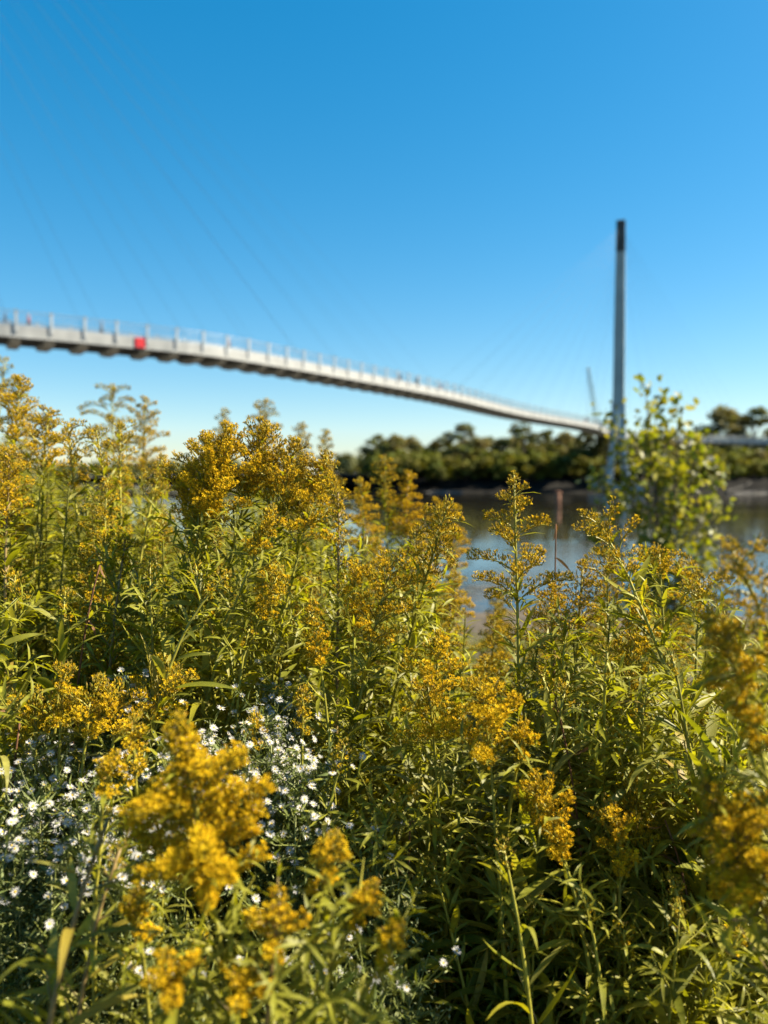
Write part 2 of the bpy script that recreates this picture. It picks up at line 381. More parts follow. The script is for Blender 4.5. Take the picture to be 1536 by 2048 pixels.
# people crossing the bridge
def person(s, off, label, shirt, pants, skin, hair, stride, turn, seed):
    p, T, R, U = dk(s)
    r = np.random.default_rng(seed)
    k = stride
    vs_ = [(0, 0, .95, .13), (0, 0, 1.15, .125), (0, 0, 1.38, .15), (0, 0, 1.50, .06), (0, .01, 1.58, .085), (0, .015, 1.70, .09),
           (.10, .02, .88, .10), (.11, .18*k, .50, .065), (.11, .10*k, .08, .045), (.11, .10*k+.14, .04, .035),
           (-.10, -.02, .88, .10), (-.11, -.10*k, .50, .065), (-.11, -.34*k, .10, .045), (-.11, -.34*k+.13, .05, .035),
           (.20, 0, 1.40, .06), (.25, -.06*k, 1.12, .045), (.24, .10*k, .90, .035), (.235, .14*k, .80, .03),
           (-.20, 0, 1.40, .06), (-.25, .03*k, 1.12, .045), (-.24, .22*k, .94, .035), (-.235, .28*k, .86, .03)]
    ed = [(0, 1), (1, 2), (2, 3), (3, 4), (4, 5), (0, 6), (6, 7), (7, 8), (8, 9), (0, 10), (10, 11), (11, 12), (12, 13),
          (2, 14), (14, 15), (15, 16), (16, 17), (2, 18), (18, 19), (19, 20), (20, 21)]
    me = bpy.data.meshes.new('person'); me.from_pydata([q[:3] for q in vs_], ed, [])
    o = obj('person', me); o['label'] = label; o['category'] = 'person'; o['group'] = 'people crossing the footbridge'
    q = p - R*off + np.array([0, 0, -0.30])
    o.location = q; o.rotation_euler = (0, 0, math.atan2(-T[0], T[1]) + turn)
    sk = o.modifiers.new('Skin', 'SKIN'); sd = me.skin_vertices[0].data
    for i, w in enumerate(vs_): sd[i].radius = (w[3], w[3]*0.85)
    sd[0].use_root = True
    ss = o.modifiers.new('Sub', 'SUBSURF'); ss.levels = ss.render_levels = 2
    m = mat('clothing', rough=0.85, spec=0.2); nn, ll = N(m), L(m)
    tc = nn.new('ShaderNodeTexCoord'); sx = nn.new('ShaderNodeSeparateXYZ'); ll.new(tc.outputs['Object'], sx.inputs[0])
    mr = nn.new('ShaderNodeMapRange'); mr.inputs['From Max'].default_value = 1.85; ll.new(sx.outputs['Z'], mr.inputs['Value'])
    rp = nn.new('ShaderNodeValToRGB'); rp.color_ramp.interpolation = 'CONSTANT'; e = rp.color_ramp.elements
    e[0].position, e[0].color = 0, (0.03, 0.03, 0.03, 1); e[1].position, e[1].color = .05, (*pants, 1)
    for ps, c in ((.525, shirt), (.795, skin), (.925, hair)):
        x = e.new(ps); x.color = (*c, 1)
    ll.new(mr.outputs[0], rp.inputs['Fac']); ll.new(rp.outputs['Color'], nn['Principled BSDF'].inputs['Base Color'])
    me.materials.append(m)
    return o
def s_at(px): 
    P = DP; x = P[:, 0]/P[:, 1]*FPX + 768
    ok = (P[:, 1] > 58) & (AL < s_far+1) & (AL > s_near)
    i = np.where(ok)[0]; return AL[i[np.argmin(abs(x[i]-px))]]
SK = (0.45, 0.27, 0.19); SK2 = (0.2, 0.11, 0.07)
person(s_at(74), 1.4, 'person in a brick-red top by the railing near the left edge', (.35, .10, .08), (.05, .05, .07), SK, (.05, .03, .02), 1, 0, 1)
person(s_at(18), 2.0, 'leftmost person on the bridge, in dark clothes', (.06, .06, .07), (.05, .05, .06), SK2, (.02, .02, .02), .6, PI, 2)
person(s_at(212), 1.2, 'person in grey right of the third white railing post', (.20, .20, .20), (.04, .05, .09), SK, (.04, .03, .02), 1, PI, 3)
person(s_at(478), 1.3, 'person in a plum shirt at the middle of the left half of the railing', (.22, .09, .12), (.06, .06, .06), SK, (.03, .02, .02), 1, 0, 4)
person(s_at(845), 1.0, 'person in black standing alone above the middle of the bridge', (.02, .02, .025), (.02, .02, .03), SK, (.02, .015, .01), .3, 0.6, 5)
person(s_at(822), 1.4, 'person in navy just left of the one in black', (.04, .05, .11), (.03, .03, .04), SK2, (.02, .015, .01), .8, 0, 6)
person(s_at(893), 1.5, 'person in a dusty pink shirt right of the one in black', (.40, .20, .20), (.10, .10, .12), SK, (.10, .06, .03), .9, PI, 7)
person(s_at(1181), 1.0, 'dark-clad person on the bridge nearest to the far pylon', (.02, .025, .03), (.02, .02, .025), SK2, (.02, .02, .02), .5, 0, 8)
person(s_at(1188), 2.0, 'person in a red shirt near the far pylon', (.60, .05, .04), (.05, .05, .08), SK, (.04, .03, .02), .8, PI, 9)

# crane behind the bridge
cb = at(1206, 925, 330); ct = at(1176, 735, 330)
crane = thing('crane', 'slender lattice-boom crane rising behind the bridge left of the pylon', 'crane', (cb[0], 330, 5.0))
bz = np.array([0, 0, 3.0]); tz = ct - np.array([cb[0], 330, 5.0])
g = Geo(); ax = nz(tz-bz); sx = np.array([0, 1.0, 0]); sy = np.cross(ax, sx); ln = np.linalg.norm(tz-bz)
cor = [(sx*a + sy*b_) for a, b_ in ((-1, -1), (1, -1), (1, 1), (-1, 1))]
wd = lambda u: 0.65*(1-0.55*abs(u-0.4))
for c in cor:
    g.tube([bz + ax*ln*u + c*wd(u) for u in np.linspace(0, 1, 12)], 0.10, 4)
for i in range(26):
    u, u2 = i/26, (i+1)/26
    for j in range(4):
        a, b_ = cor[j], cor[(j+1) % 4]
        if i % 2: a, b_ = b_, a
        g.tube([bz+ax*ln*u+a*wd(u), bz+ax*ln*u2+b_*wd(u2)], 0.06, 3, cap=False)
obj('boom', g.mesh('crane_boom', [M_crane], col=False), crane)
g = Geo(); g.box((1.5, 0, 2.2), (3.6, 1.6, 1.0)); g.box((4.0, 0, 3.0), (1.0, 1.6, 1.2)); g.box((-1.6, -1.0, 3.2), (0.9, 0.7, 1.1))
obj('cab', g.mesh('crane_cab', [M_crane], smooth=False, col=False), crane)
for s in (-1, 1):
    g = Geo(); an = np.linspace(0, 2*PI, 20)[:-1]
    ring = np.stack([3.2*np.sign(np.cos(an))*abs(np.cos(an))**.5, np.zeros(19), 0.6+0.62*np.sin(an)], 1)
    v = np.vstack([ring+[0, s*1.9-.45, 0], ring+[0, s*1.9+.45, 0]]); t = []
    for j in range(19): a = (j+1) % 19; t += [(j, a, 19+a), (j, 19+a, 19+j)]
    for j in range(1, 18): t += [(0, j+1, j), (19, 19+j, 19+j+1)]
    g.add(v, t); obj('crawler_track', g.mesh('crawler_track', [M_cap], smooth=False, col=False), crane)
g = Geo(); g.tube([tz, np.array([tz[0]-0.3, 0, 14.0])], 0.07, 3); g.tube([tz, np.array([4.4, 0, 4.0])], 0.07, 3)
obj('hoist_line', g.mesh('hoist_line', [M_cable], col=False), crane)

# rusty piling in the river
pp = at(1115, 1012, 3.4*FPX/(1014-955))
pl = thing('piling', 'rusty brown piling standing in the river behind the tall goldenrod', 'piling', (pp[0], pp[1], 0))
g = Geo(); g.tube([(0, 0, -1.5), (0.02, 0, 0.8), (0.04, 0, 1.55)], [0.34, 0.33, 0.32], 12)
obj('post', g.mesh('piling_post', [M_rust], col=False), pl)
g = Geo(); g.tube([(0.04, 0, 1.54), (0.04, 0, 1.72), (0.04, 0, 1.80)], [0.40, 0.40, 0.2], 12)
obj('cap', g.mesh('piling_cap', [M_rust], col=False), pl)
# driftwood on the far bank
def drift(label, a, b_, r, seed):
    rng = np.random.default_rng(seed); c = (a+b_)/2; o = thing('driftwood_log', label, 'driftwood', (c[0], c[1], 0), 'driftwood on the far bank')
    pts = np.linspace(0, 1, 8)[:, None]*(b_-a)+a + rng.normal(0, r*.5, (8, 3)); pts -= [c[0], c[1], 0]
    g = Geo(); g.tube(pts, np.linspace(r, r*.45, 8), 7); obj('log', g.mesh('log', [M_sand], col=False), o)
    g = Geo(); q = pts[5]; g.tube([q, q+[0.5, -.2, .6], q+[1.1, -.3, .9]], [r*.4, r*.3, r*.1], 5); g.tube([pts[3], pts[3]+[-.4, -.2, .5]], [r*.4, r*.15], 5)
    obj('branch', g.mesh('log_branch', [M_sand], col=False), o)
drift('bleached driftwood log sloping down the far bank at right', at(1452, 986, 168), at(1502, 966, 174), 0.32, 1)
drift('small driftwood log lying near the waterline at the right edge', at(1505, 985, 164), at(1545, 979, 165), 0.25, 2)

# ------------------------------------------------------------------ far trees
rngT = np.random.default_rng(11)
quad_v = np.array([(-.5, -.5, 0), (.5, -.4, .12), (.55, .5, 0), (-.45, .55, .1)]); quad_t = np.array([(0, 1, 2), (0, 2, 3)])
def tree_proto(seed, H, R, nclump, nleaf, tint, lsz=0.42, trunk_h=0.10, shape=1.0):
    rng = np.random.default_rng(seed)
    g = Geo(); top = np.array([rng.normal(0, .3), rng.normal(0, .3), H*0.8])
    tp = np.linspace(0, 1, 7)[:, None]*top + np.vstack([[0, 0, 0], rng.normal(0, .12, (6, 3))])
    tp[0, 2] = -0.6
    g.tube(tp, np.linspace(0.028*H, 0.006*H, 7), 7)
    cl = []
    for i in range(nclump):
        u = rng.uniform(trunk_h, 1.0); az = rng.uniform(0, 2*PI)
        rr = R*math.sin(PI*min(1, (u-trunk_h*.6)/(1-trunk_h*.6))**0.75)**0.6*rng.uniform(0.35, 1.0)*shape
        c = np.array([math.cos(az)*rr, math.sin(az)*rr, H*(u*0.96)])
        cl.append((c, rng.uniform(0.16, 0.30)*R*1.15))
        if i % 2 == 0:
            st = tp[min(5, 1+int(u*4.5))]; mid = (st+c)/2 + [0, 0, .3]
            g.tube([st, mid, c], [0.009*H, 0.006*H, 0.002*H], 4)
    trunk = g.mesh('trunk', [M_bark], col=False)
    g = Geo()
    for c, r in cl:
        k = int(nleaf*(r/(0.23*R))**2)
        d = nz(rng.normal(size=(k, 3))); rad = r*rng.uniform(0.25, 1.08, k)**0.6
        pos = c + d*rad[:, None]*[1, 1, .72]
        Rm = frames(d*0.6 + rng.normal(size=(k, 3))*.6 + [0, 0, .5], rng)
        v, t = instance(quad_v, quad_t, pos, Rm, rng.uniform(.6, 1.3, k)*lsz)
        cc = np.array(tint)*rng.uniform(.75, 1.25)*np.array([rng.uniform(.85, 1.2), 1, rng.uniform(.8, 1.1)])
        col = np.repeat(cc*rng.uniform(.75, 1.3, (k, 1)), 4, axis=0)
        g.add(v, t, col)
    crown = g.mesh('crown', [M_far])
    return trunk, crown
protos = [tree_proto(1, 15, 5.0, 40, 60, (.115, .118, .045)), tree_proto(2, 16, 4.4, 36, 60, (.10, .11, .05)),  # muted leaf tints: slight distance haze is mixed into the colour
          tree_proto(3, 13, 5.2, 40, 60, (.13, .125, .045)), tree_proto(4, 17, 4.0, 34, 60, (.105, .108, .042)),
          tree_proto(5, 14, 4.6, 22, 42, (.10, .10, .03), trunk_h=.2)]
bushes = [tree_proto(21, 4.5, 2.8, 22, 44, (.13, .13, .022), .3, .05), tree_proto(22, 3.8, 3.1, 22, 44, (.105, .11, .024), .3, .05)]
def plant_tree(kind, name, label, cat, x, y, h, rot, group, H0):
    o = thing(name, label, cat, (x, y, 3.2), group); s = h/H0; wq = s*rngT.uniform(1.0, 1.5); o.scale = (wq, wq, s); o.rotation_euler = (0, 0, rot)
    obj('trunk', kind[0], o); obj('crown', kind[1], o)
ORD = 'first second third fourth fifth sixth seventh eighth ninth tenth eleventh twelfth thirteenth fourteenth fifteenth sixteenth seventeenth eighteenth nineteenth twentieth'.split(); ORD += ['twenty-'+w for w in ORD[:9]] + ['thirtieth'] + ['thirty-'+w for w in ORD[:9]]
HS = [15, 16, 13, 17, 14]
skyl = [(722, 915), (755, 893), (790, 880), (830, 873), (880, 868), (925, 862), (960, 870), (1000, 868), (1045, 858), (1090, 866), (1130, 868), (1170, 862), (1215, 872), (1270, 868), (1330, 870), (1385, 872)]
skyl = [(a, b_-rngT.uniform(-10, 20)) for a, b_ in skyl]
words = ['tree at the left tip of the wood across the river', 'second tree from the left tip of the wood across the river', 'third tree from the left tip of the far wood',
         'fourth tree from the left tip of the far wood', 'tree of the far wood left of the tall thin goldenrod tip', 'tree of the far wood just above the tall thin goldenrod tip, left one',
         'tree of the far wood just above the tall thin goldenrod tip, right one', 'tree of the far wood below the thinnest stretch of the bridge',
         'thin tall tree poking up to the underside of the bridge', 'tree under the bridge right of the thin tall tree', 'tree under the bridge end, second left of the pylon',
         'tree under the bridge end, just left of the pylon', 'tree across the river behind the pylon legs', 'tree across the river behind the left side of the sapling',
         'tree across the river behind the middle of the sapling', 'tree across the river behind the right side of the sapling']
for i, (px, py) in enumerate(skyl):
    d = rngT.uniform(193, 206); p = at(px, py, d); k = 4 if i in (8, 0) else i % 4
    plant_tree(protos[k], 'riverside_tree', words[i], 'tree', p[0], d, p[2]-3.2, rngT.uniform(0, 6.28), 'trees of the wood across the river', HS[k])
for i, px in enumerate(range(765, 1420, 27)):
    d = rngT.uniform(212, 232); p = at(px+rngT.uniform(-10, 10), rngT.uniform(868, 884), d); k = i % 4
    plant_tree(protos[k], 'riverside_tree', ORD[i]+' tree from the left in the back row of the wood across the river', 'tree', p[0], d, p[2]-3.2, rngT.uniform(0, 6.28), 'back row of the wood across the river', HS[k])
for i, (px, py, d) in enumerate([(1445, 818, 250), (1510, 815, 246), (1570, 830, 250), (1630, 840, 250)]):
    p = at(px, py, d); k = (2, 0, 3, 1)[i]
    plant_tree(protos[k], 'riverside_tree', ['tall broad tree above the pale ramp, left of the gap', 'tall broad tree above the pale ramp at the right edge', 'tall tree just outside the right edge', 'second tall tree outside the right edge'][i],
               'tree', p[0], d, p[2]-3.2, rngT.uniform(0, 6.28), 'tall trees behind the ramp', HS[k])
for i, (px, py, d) in enumerate([(1425, 905, 200), (1470, 900, 196), (1520, 902, 198), (1575, 900, 200)]):
    p = at(px, py, d); k = i % 4
    plant_tree(protos[k], 'riverside_tree', ['short tree below the left end of the ramp', 'short tree below the middle of the ramp', 'short tree below the ramp at the right edge', 'short tree outside the right edge below the ramp'][i],
               'tree', p[0], d, p[2]-3.2, rngT.uniform(0, 6.28), 'short trees below the ramp', HS[k])
for i, px in enumerate(range(770, 1590, 33)):
    d = rngT.uniform(204, 210); p = at(px, rngT.uniform(893, 908), d); k = i % 2
    plant_tree(bushes[k], 'riverside_bush', ORD[i]+' tall dark bush from the left under the wood across the river', 'bush', p[0], d, p[2]-3.0, rngT.uniform(0, 6.28), 'bushes inside the far wood', (4.5, 3.8)[k])
for i, px in enumerate(list(range(755, 1240, 26)) + list(range(1270, 1570, 30))):
    d = rngT.uniform(186, 191); p = at(px+rngT.uniform(-8, 8), rngT.uniform(908, 932), d); k = i % 2
    plant_tree(bushes[k], 'riverside_bush', ORD[i]+' sunlit bush from the left along the edge of the far bank', 'bush', p[0], d, p[2]-2.4, rngT.uniform(0, 6.28), 'bushes along the far bank', (4.5, 3.8)[k])
# far-off wood along the bend upstream, reads as one low band
g = Geo(); rng = np.random.default_rng(5)
for i in range(150):
    u = rng.uniform(0, 1); x = -420 + 420*u + rng.normal(0, 4); y = 690 - 330*u**1.6 + rng.uniform(0, 60)
    h = rng.uniform(8, 15); k = 80
    d = nz(rng.normal(size=(k, 3))); pos = np.array([x, y, 4+h*.5]) + d*rng.uniform(.5, 1, (k, 1))*[5, 5, h*.5]
    v, t = instance(quad_v, quad_t, pos, frames(d+[0, 0, .5], rng), rng.uniform(1.2, 2.4, k))
    g.add(v, t, np.array((.10, .105, .04))*rng.uniform(.7, 1.3))
obj('far_wood', g.mesh('far_wood', [M_far]), label='low wood on the far-off river bend at left', category='wood', kind='stuff')

# ------------------------------------------------------------------ plant building blocks
def leaf_template(w, bend, fold, twist, nseg=6):
    """lanceolate blade: length 1 along +y, normal +z, creased along the midrib"""
    u = np.linspace(0, 1, nseg+1); prof = w*np.sin(PI*np.clip(u, 0.0, 1)**0.8)**0.8*(1-0.15*u); prof[0] = w*.15; prof[-1] = 0.0
    ang = -bend*u**1.3; dy = np.cos(ang)/nseg; dz = np.sin(ang)/nseg
    y = np.concatenate([[0], np.cumsum(dy[1:])]); z = np.concatenate([[0], np.cumsum(dz[1:])])
    v = []; t = []
    for i in range(nseg+1):
        tw = twist*u[i]; cx, sx_ = math.cos(tw), math.sin(tw)
        e = prof[i]; v += [(-e*cx, y[i], z[i]+e*fold-e*sx_), (0, y[i], z[i]), (e*cx, y[i], z[i]+e*fold+e*sx_)]
    for i in range(nseg):
        a = i*3
        for j in (0, 1): t += [(a+j, a+j+1, a+j+4), (a+j, a+j+4, a+j+3)]
    return np.array(v), np.array(t)
LT = [leaf_template(w, b_, f, tw) for w, b_, f, tw in
      [(.070, .55, .25, .2), (.060, .9, .3, -.5), (.074, .25, .2, .1), (.058, 1.3, .35, .7), (.076, .7, .15, -.3), (.062, -.3, .3, .4), (.066, .45, .5, -.9), (.060, 1.6, .3, .2)]]
LEAF_ME = [mesh('goldenrod_leaf_%d' % i, v, t, mats=[M_leaf]) for i, (v, t) in enumerate(LT)]
DIA = (np.array([(0, 0, 0), (-.085, .42, .0), (0, .45, -.035), (.085, .42, .0), (0, .95, -.2)]), np.array([(0, 2, 1), (0, 3, 2), (1, 2, 4), (2, 3, 4)]))
SLT = leaf_template(.075, .6, .25, .1, 3)          # small upper leaf

def floret_templates():
    def make(open_, ray, nr):
        v = []; t = []; w = []
        k = 4
        v.append((0, 0, 0)); w.append(0.0)
        for j in range(k):
            a = j*2*PI/k; v.append((.16*math.cos(a), .16*math.sin(a), .45)); w.append(.55)
        for j in range(k): t.append((0, 1+(j+1) % k, 1+j))
        if nr == 0:
            v.append((0, 0, .95)); w.append(1)
            for j in range(k): t.append((1+j, 1+(j+1) % k, len(v)-1))
        else:
            v.append((0, 0, .62)); w.append(1); c = len(v)-1
            for j in range(k): t.append((1+j, 1+(j+1) % k, c))
            for j in range(nr):
                a = j*2*PI/nr; da = .32
                z1 = .5+ray*math.cos(open_); r1 = .1+ray*math.sin(open_)
                i0 = len(v)
                v += [(.08*math.cos(a), .08*math.sin(a), .5), (r1*math.cos(a-da), r1*math.sin(a-da), z1), (r1*math.cos(a+da), r1*math.sin(a+da), z1)]
                w += [.9, 1.0, 1.0]; t.append((i0, i0+1, i0+2))
        return np.array(v, float), np.array(t), np.array(w)
    return [make(.75, .42, 6), make(.5, .42, 5), make(0, 0, 0)]
FT = floret_templates()
GREEN = np.array((.19, .195, .025)); YEL = np.array((.58, .385, .007)); ORANGE = np.array((.52, .30, .006)); LEMON = np.array((.64, .47, .008)); OCH = np.array((.38, .25, .02)); PINK = np.array((.32, .19, .05))

def add_florets(g, rng, pos, dirs, openp, size, tone=.5):
    n_ = len(pos); kind = rng.uniform(size=n_)
    typ = np.where(kind < openp, np.where(rng.uniform(size=n_) < .6, 0, 1), 2)
    R = frames(dirs, rng); sc = size*rng.uniform(.75, 1.3, n_)
    y_or = rng.uniform(size=(n_, 1))**1.5
    colo = (YEL*(1-y_or)+ORANGE*y_or)*(1-tone) + (LEMON*(1-y_or)+YEL*y_or)*tone
    r2 = rng.uniform(size=(n_, 1)); colb = np.where(r2 < .45, OCH, np.where(r2 < .7, PINK, np.where(r2 < .9, YEL*.75, GREEN*1.3)))
    for k in range(3):
        m = typ == k
        if not m.any(): continue
        tv, tt, w = FT[k]
        v, t = instance(tv, tt, pos[m], R[m], sc[m])
        c = colo[m] if k < 2 else colb[m]
        c = c*rng.uniform(.8, 1.2, (len(c), 1))
        cc = GREEN*(1-w)[None, :, None] + c[:, None]*w[None, :, None]
        g.add(v, t, cc.reshape(-1, 3))

def qbez(base, low, tip, n_=26):
    a = np.linalg.norm(low-base); b_ = np.linalg.norm(tip-low); tm = min(.8, max(.2, a/(a+b_)))
    c = (low-(1-tm)**2*base-tm**2*tip)/(2*tm*(1-tm)); u = np.linspace(0, 1, n_)[:, None]
    return (1-u)**2*base + 2*u*(1-u)*c + u**2*tip

PROF = {'pyramid': lambda s: s**.75*(1-.25*s)*1.25, 'dome': lambda s: np.clip(.55+.9*s-.75*s*s, 0, 1), 'spike': lambda s: .35+.65*np.sin(PI*s**.9),
        'spire': lambda s: np.interp(s, [0, .1, .3, .42, .6, .9, 1], [.1, .2, .3, .85, 1, .9, .5]), 'flat': lambda s: np.clip(.85+.3*s, 0, 1.1), 'wide': lambda s: np.clip(.25+1.2*s, 0, 1)}

def goldenrod_geo(seed, base, low, tip, PLn=.22, PR=.08, prof='pyramid', openp=.6, arch=60, dens=1.0, fsize=.0061, leaf=.085, leaf_gap=.0125,
                  small=1.0, droop=0.0, bias=None, a0=38, nbm=1.0, stem_r=.0038, leaf_to=.25, gcol=1.0, shoots=.45):
    """returns stem mesh, list of (variant, Matrix) for the leaves, small-leaf mesh, floret mesh; coordinates relative to base"""
    rng = np.random.default_rng(seed)
    base, low, tip = (np.asarray(q, float) for q in (base, low, tip))
    P = qbez(base, low, tip) - base
    P[1:-1] += np.cumsum(rng.normal(0, .0016, (24, 3)), axis=0)*np.sin(np.linspace(0, PI, 24))[:, None]
    sl = np.concatenate([[0], np.cumsum(np.linalg.norm(np.diff(P, axis=0), axis=1))]); TL = sl[-1]
    ev = lambda s: np.array([np.interp(s, sl, P[:, i]) for i in range(3)]).T
    tg = lambda s: nz(ev(np.minimum(s+.012, TL)) - ev(np.maximum(s-.012, 0)))
    gs = Geo(); gf = Geo(); gl = Geo()
    stemc = np.array((.235, .215, .026))*rng.uniform(.8, 1.15)
    if rng.uniform() < .1: stemc = np.array((.20, .14, .05))
    gs.tube(P, np.interp(sl/TL, [0, .6, 1], [stem_r*1.25, stem_r, stem_r*.4]), 6, stemc)
    # plume
    nb = max(5, int(PLn/.0075*nbm)); fpos = []; fdir = []; fo = []
    upv = np.array([0, 0, 1.0])
    for i in range(nb):
        s = (i+.6)/nb; st = TL - PLn*s*(.97+.06*rng.uniform())
        T = tg(st); az = i*2.39996 + rng.normal(0, .25)
        ref = np.array([1.0, 0, 0]); A = nz(np.cross(T, ref)); B = np.cross(T, A)
        O = A*math.cos(az)+B*math.sin(az)
        if bias is not None: O = nz(O+np.asarray(bias))
        Lb = max(.012, PR*PROF[prof](s)*rng.uniform(.72, 1.15))
        m_ = 8; pth = [ev(st)]; aa = math.radians(a0+rng.normal(0, 6)); a1 = aa+math.radians(arch)*rng.uniform(.7, 1.2)
        for q in range(m_-1):
            an = aa+(a1-aa)*q/(m_-2); d = T*math.cos(an)+O*math.sin(an); d = d - upv*droop*(q/(m_-2))**1.5
            pth.append(pth[-1]+nz(d)*Lb/(m_-1))
        pth = np.array(pth)
        gs.tube(pth, np.linspace(stem_r*.36, stem_r*.16, m_), 3, stemc*1.05, cap=False)
        nf = int(dens*Lb/.00080)+4
        u = rng.uniform(.08 if Lb > .03 else .03, 1.0, nf)**.8*(m_-1); i0 = np.minimum(u.astype(int), m_-2); fr = (u-i0)[:, None]
        bp_ = pth[i0]*(1-fr)+pth[i0+1]*fr; bt = nz(pth[i0+1]-pth[i0])
        off = rng.normal(size=(nf, 3)); off -= bt*np.sum(off*bt, 1, keepdims=True); off = nz(off) + upv*.75
        rad = (.0076*np.sqrt(rng.uniform(.1, 1, nf))*(1.1-.5*u/(m_-1)))[:, None]*min(1.3, .6+Lb/.08)
        fpos.append(bp_+off*rad); fdir.append(nz(off)*.7+bt*.6+upv*.7); fo.append(np.full(nf, np.clip(openp*(.45+.9*s), 0, .97)))
        # little leaf below each branch
        if s > .15 and rng.uniform() < .9*small:
            d = nz(T*.5+O); zz = nz(upv-d*np.dot(upv, d)); xx = np.cross(d, zz)
            Rm = np.stack([xx, d, zz], 1)[None]
            v, t = instance(SLT[0], SLT[1], ev(st)[None], Rm, [rng.uniform(.022, .05)])
            gl.add(v, t, np.array((.21, .208, .02))*rng.uniform(.75, 1.3)*gcol)
    nt = int(45*dens); st = TL - PLn*.28*rng.uniform(0, 1, nt)**1.3
    off = nz(rng.normal(size=(nt, 3))+[0, 0, .4]); fpos.append(ev(st)+off*.006); fdir.append(off+[0, 0, .6]); fo.append(np.full(nt, openp*.4))
    add_florets(gf, rng, np.vstack(fpos), np.vstack(fdir), np.concatenate(fo), fsize, rng.uniform(0, .4))
    # leaves down the stem
    leaves = []; s = TL - PLn*.82; i = 0
    while s > TL*leaf_to and s > .05:
        T = tg(s); az = i*2.39996+rng.normal(0, .35); A = nz(np.cross(T, [1.0, 0, 0])); B = np.cross(T, A); O = A*math.cos(az)+B*math.sin(az)
        el = math.radians(rng.normal(43, 13)); d = nz(O*math.cos(el)+T*math.sin(el))
        fu = (TL-PLn*.82-s)/.30
        ln = leaf*1.15*(np.clip(.5+.8*fu, .5, 1.1))*rng.uniform(.75, 1.2)
        zz = upv-d*np.dot(upv, d) if abs(d[2]) < .95 else T-d*np.dot(T, d)
        zz = nz(nz(zz)+rng.normal(0, .22, 3)); xx = nz(np.cross(d, zz)); zz = np.cross(xx, d)
        leaves.append((int(rng.integers(len(LT))), ev(s)+O*stem_r*.8, np.stack([xx, d, zz], 1), ln))
        # axillary tuft of small leaves
        if rng.uniform() < .55*small:
            for q in range(int(rng.integers(2, 5))):
                d2 = nz(O*rng.uniform(.2, 1)+T*rng.uniform(.5, 1.2)+rng.normal(0, .35, 3)); z2 = nz(np.cross(d2, rng.normal(size=3))); z2 *= np.sign(z2[2]+1e-6); x2 = np.cross(d2, z2)
                v, t = instance(SLT[0], SLT[1], (ev(s)+O*.004)[None], np.stack([x2, d2, z2], 1)[None], [rng.uniform(.018, .042)])
                gl.add(v, t, np.array((.21, .208, .02))*rng.uniform(.75, 1.35)*gcol)
        if rng.uniform() < shoots:
            d2 = nz(O*rng.uniform(.6, 1.1)+T*rng.uniform(.5, 1.0)+rng.normal(0, .15, 3)); Ls = rng.uniform(.035, .085)
            q0 = ev(s); gs.tube([q0, q0+d2*Ls*.5, q0+d2*Ls+[0, 0, Ls*.1]], [.0011, .0009, .0005], 3, stemc, cap=False)
            kk = int(Ls/.0062); uu = np.linspace(.15, 1, kk)[:, None]; pos = q0+d2*Ls*uu
            A2 = nz(np.cross(d2, [.3, .2, .9])); B2 = np.cross(d2, A2); a2 = np.arange(kk)*2.39996
            dl = nz(A2*np.cos(a2)[:, None]+B2*np.sin(a2)[:, None]+d2*rng.uniform(.5, 1.1, (kk, 1)))
            z3 = nz(d2*1.0-dl*np.sum(dl*d2, 1, keepdims=True)+upv*.6); x3 = nz(np.cross(dl, z3)); z3 = np.cross(x3, dl)
            v, t = instance(SLT[0], SLT[1], pos, np.stack([x3, dl, z3], 2), rng.uniform(.024, .046, kk)*(1.15-.45*uu[:, 0]))
            gl.add(v, t, np.array((.21, .208, .02))*rng.uniform(.8, 1.35)*gcol)
        s -= leaf_gap*rng.uniform(.75, 1.3); i += 1
    return gs, leaves, gl, gf

def mat4(R, p, s):
    return Matrix(((R[0, 0]*s, R[0, 1]*s, R[0, 2]*s, p[0]), (R[1, 0]*s, R[1, 1]*s, R[1, 2]*s, p[1]), (R[2, 0]*s, R[2, 1]*s, R[2, 2]*s, p[2]), (0, 0, 0, 1)))

def hero(label, tip, low, seed, group='goldenrods in the foreground thicket', maxleaf=60, **kw):
    tip = at(*tip); low = at(*low)
    bx = low + (low-tip)*[.25, .25, 0]; base = np.array([bx[0], bx[1], gz(bx[0], bx[1])-.02])
    if low[2] < base[2]+.15: low = base*.5+tip*.5
    o = thing('goldenrod', label, 'goldenrod', base, group)
    gs, leaves, gl, gf = goldenrod_geo(seed, base, low, tip, **kw)
    obj('stem', gs.mesh('stem', [M_stem]), o)
    obj('flower_plume', gf.mesh('flower_plume', [M_floret], smooth=False), o)
    for k, (vi, p, R, s) in enumerate(leaves[:maxleaf]):
        obj('leaf', LEAF_ME[vi], o, mat4(R, p, s))
    if gl.n: obj('small_leaves', gl.mesh('small_leaves', [M_foliage]), o, kind='stuff')
    return o

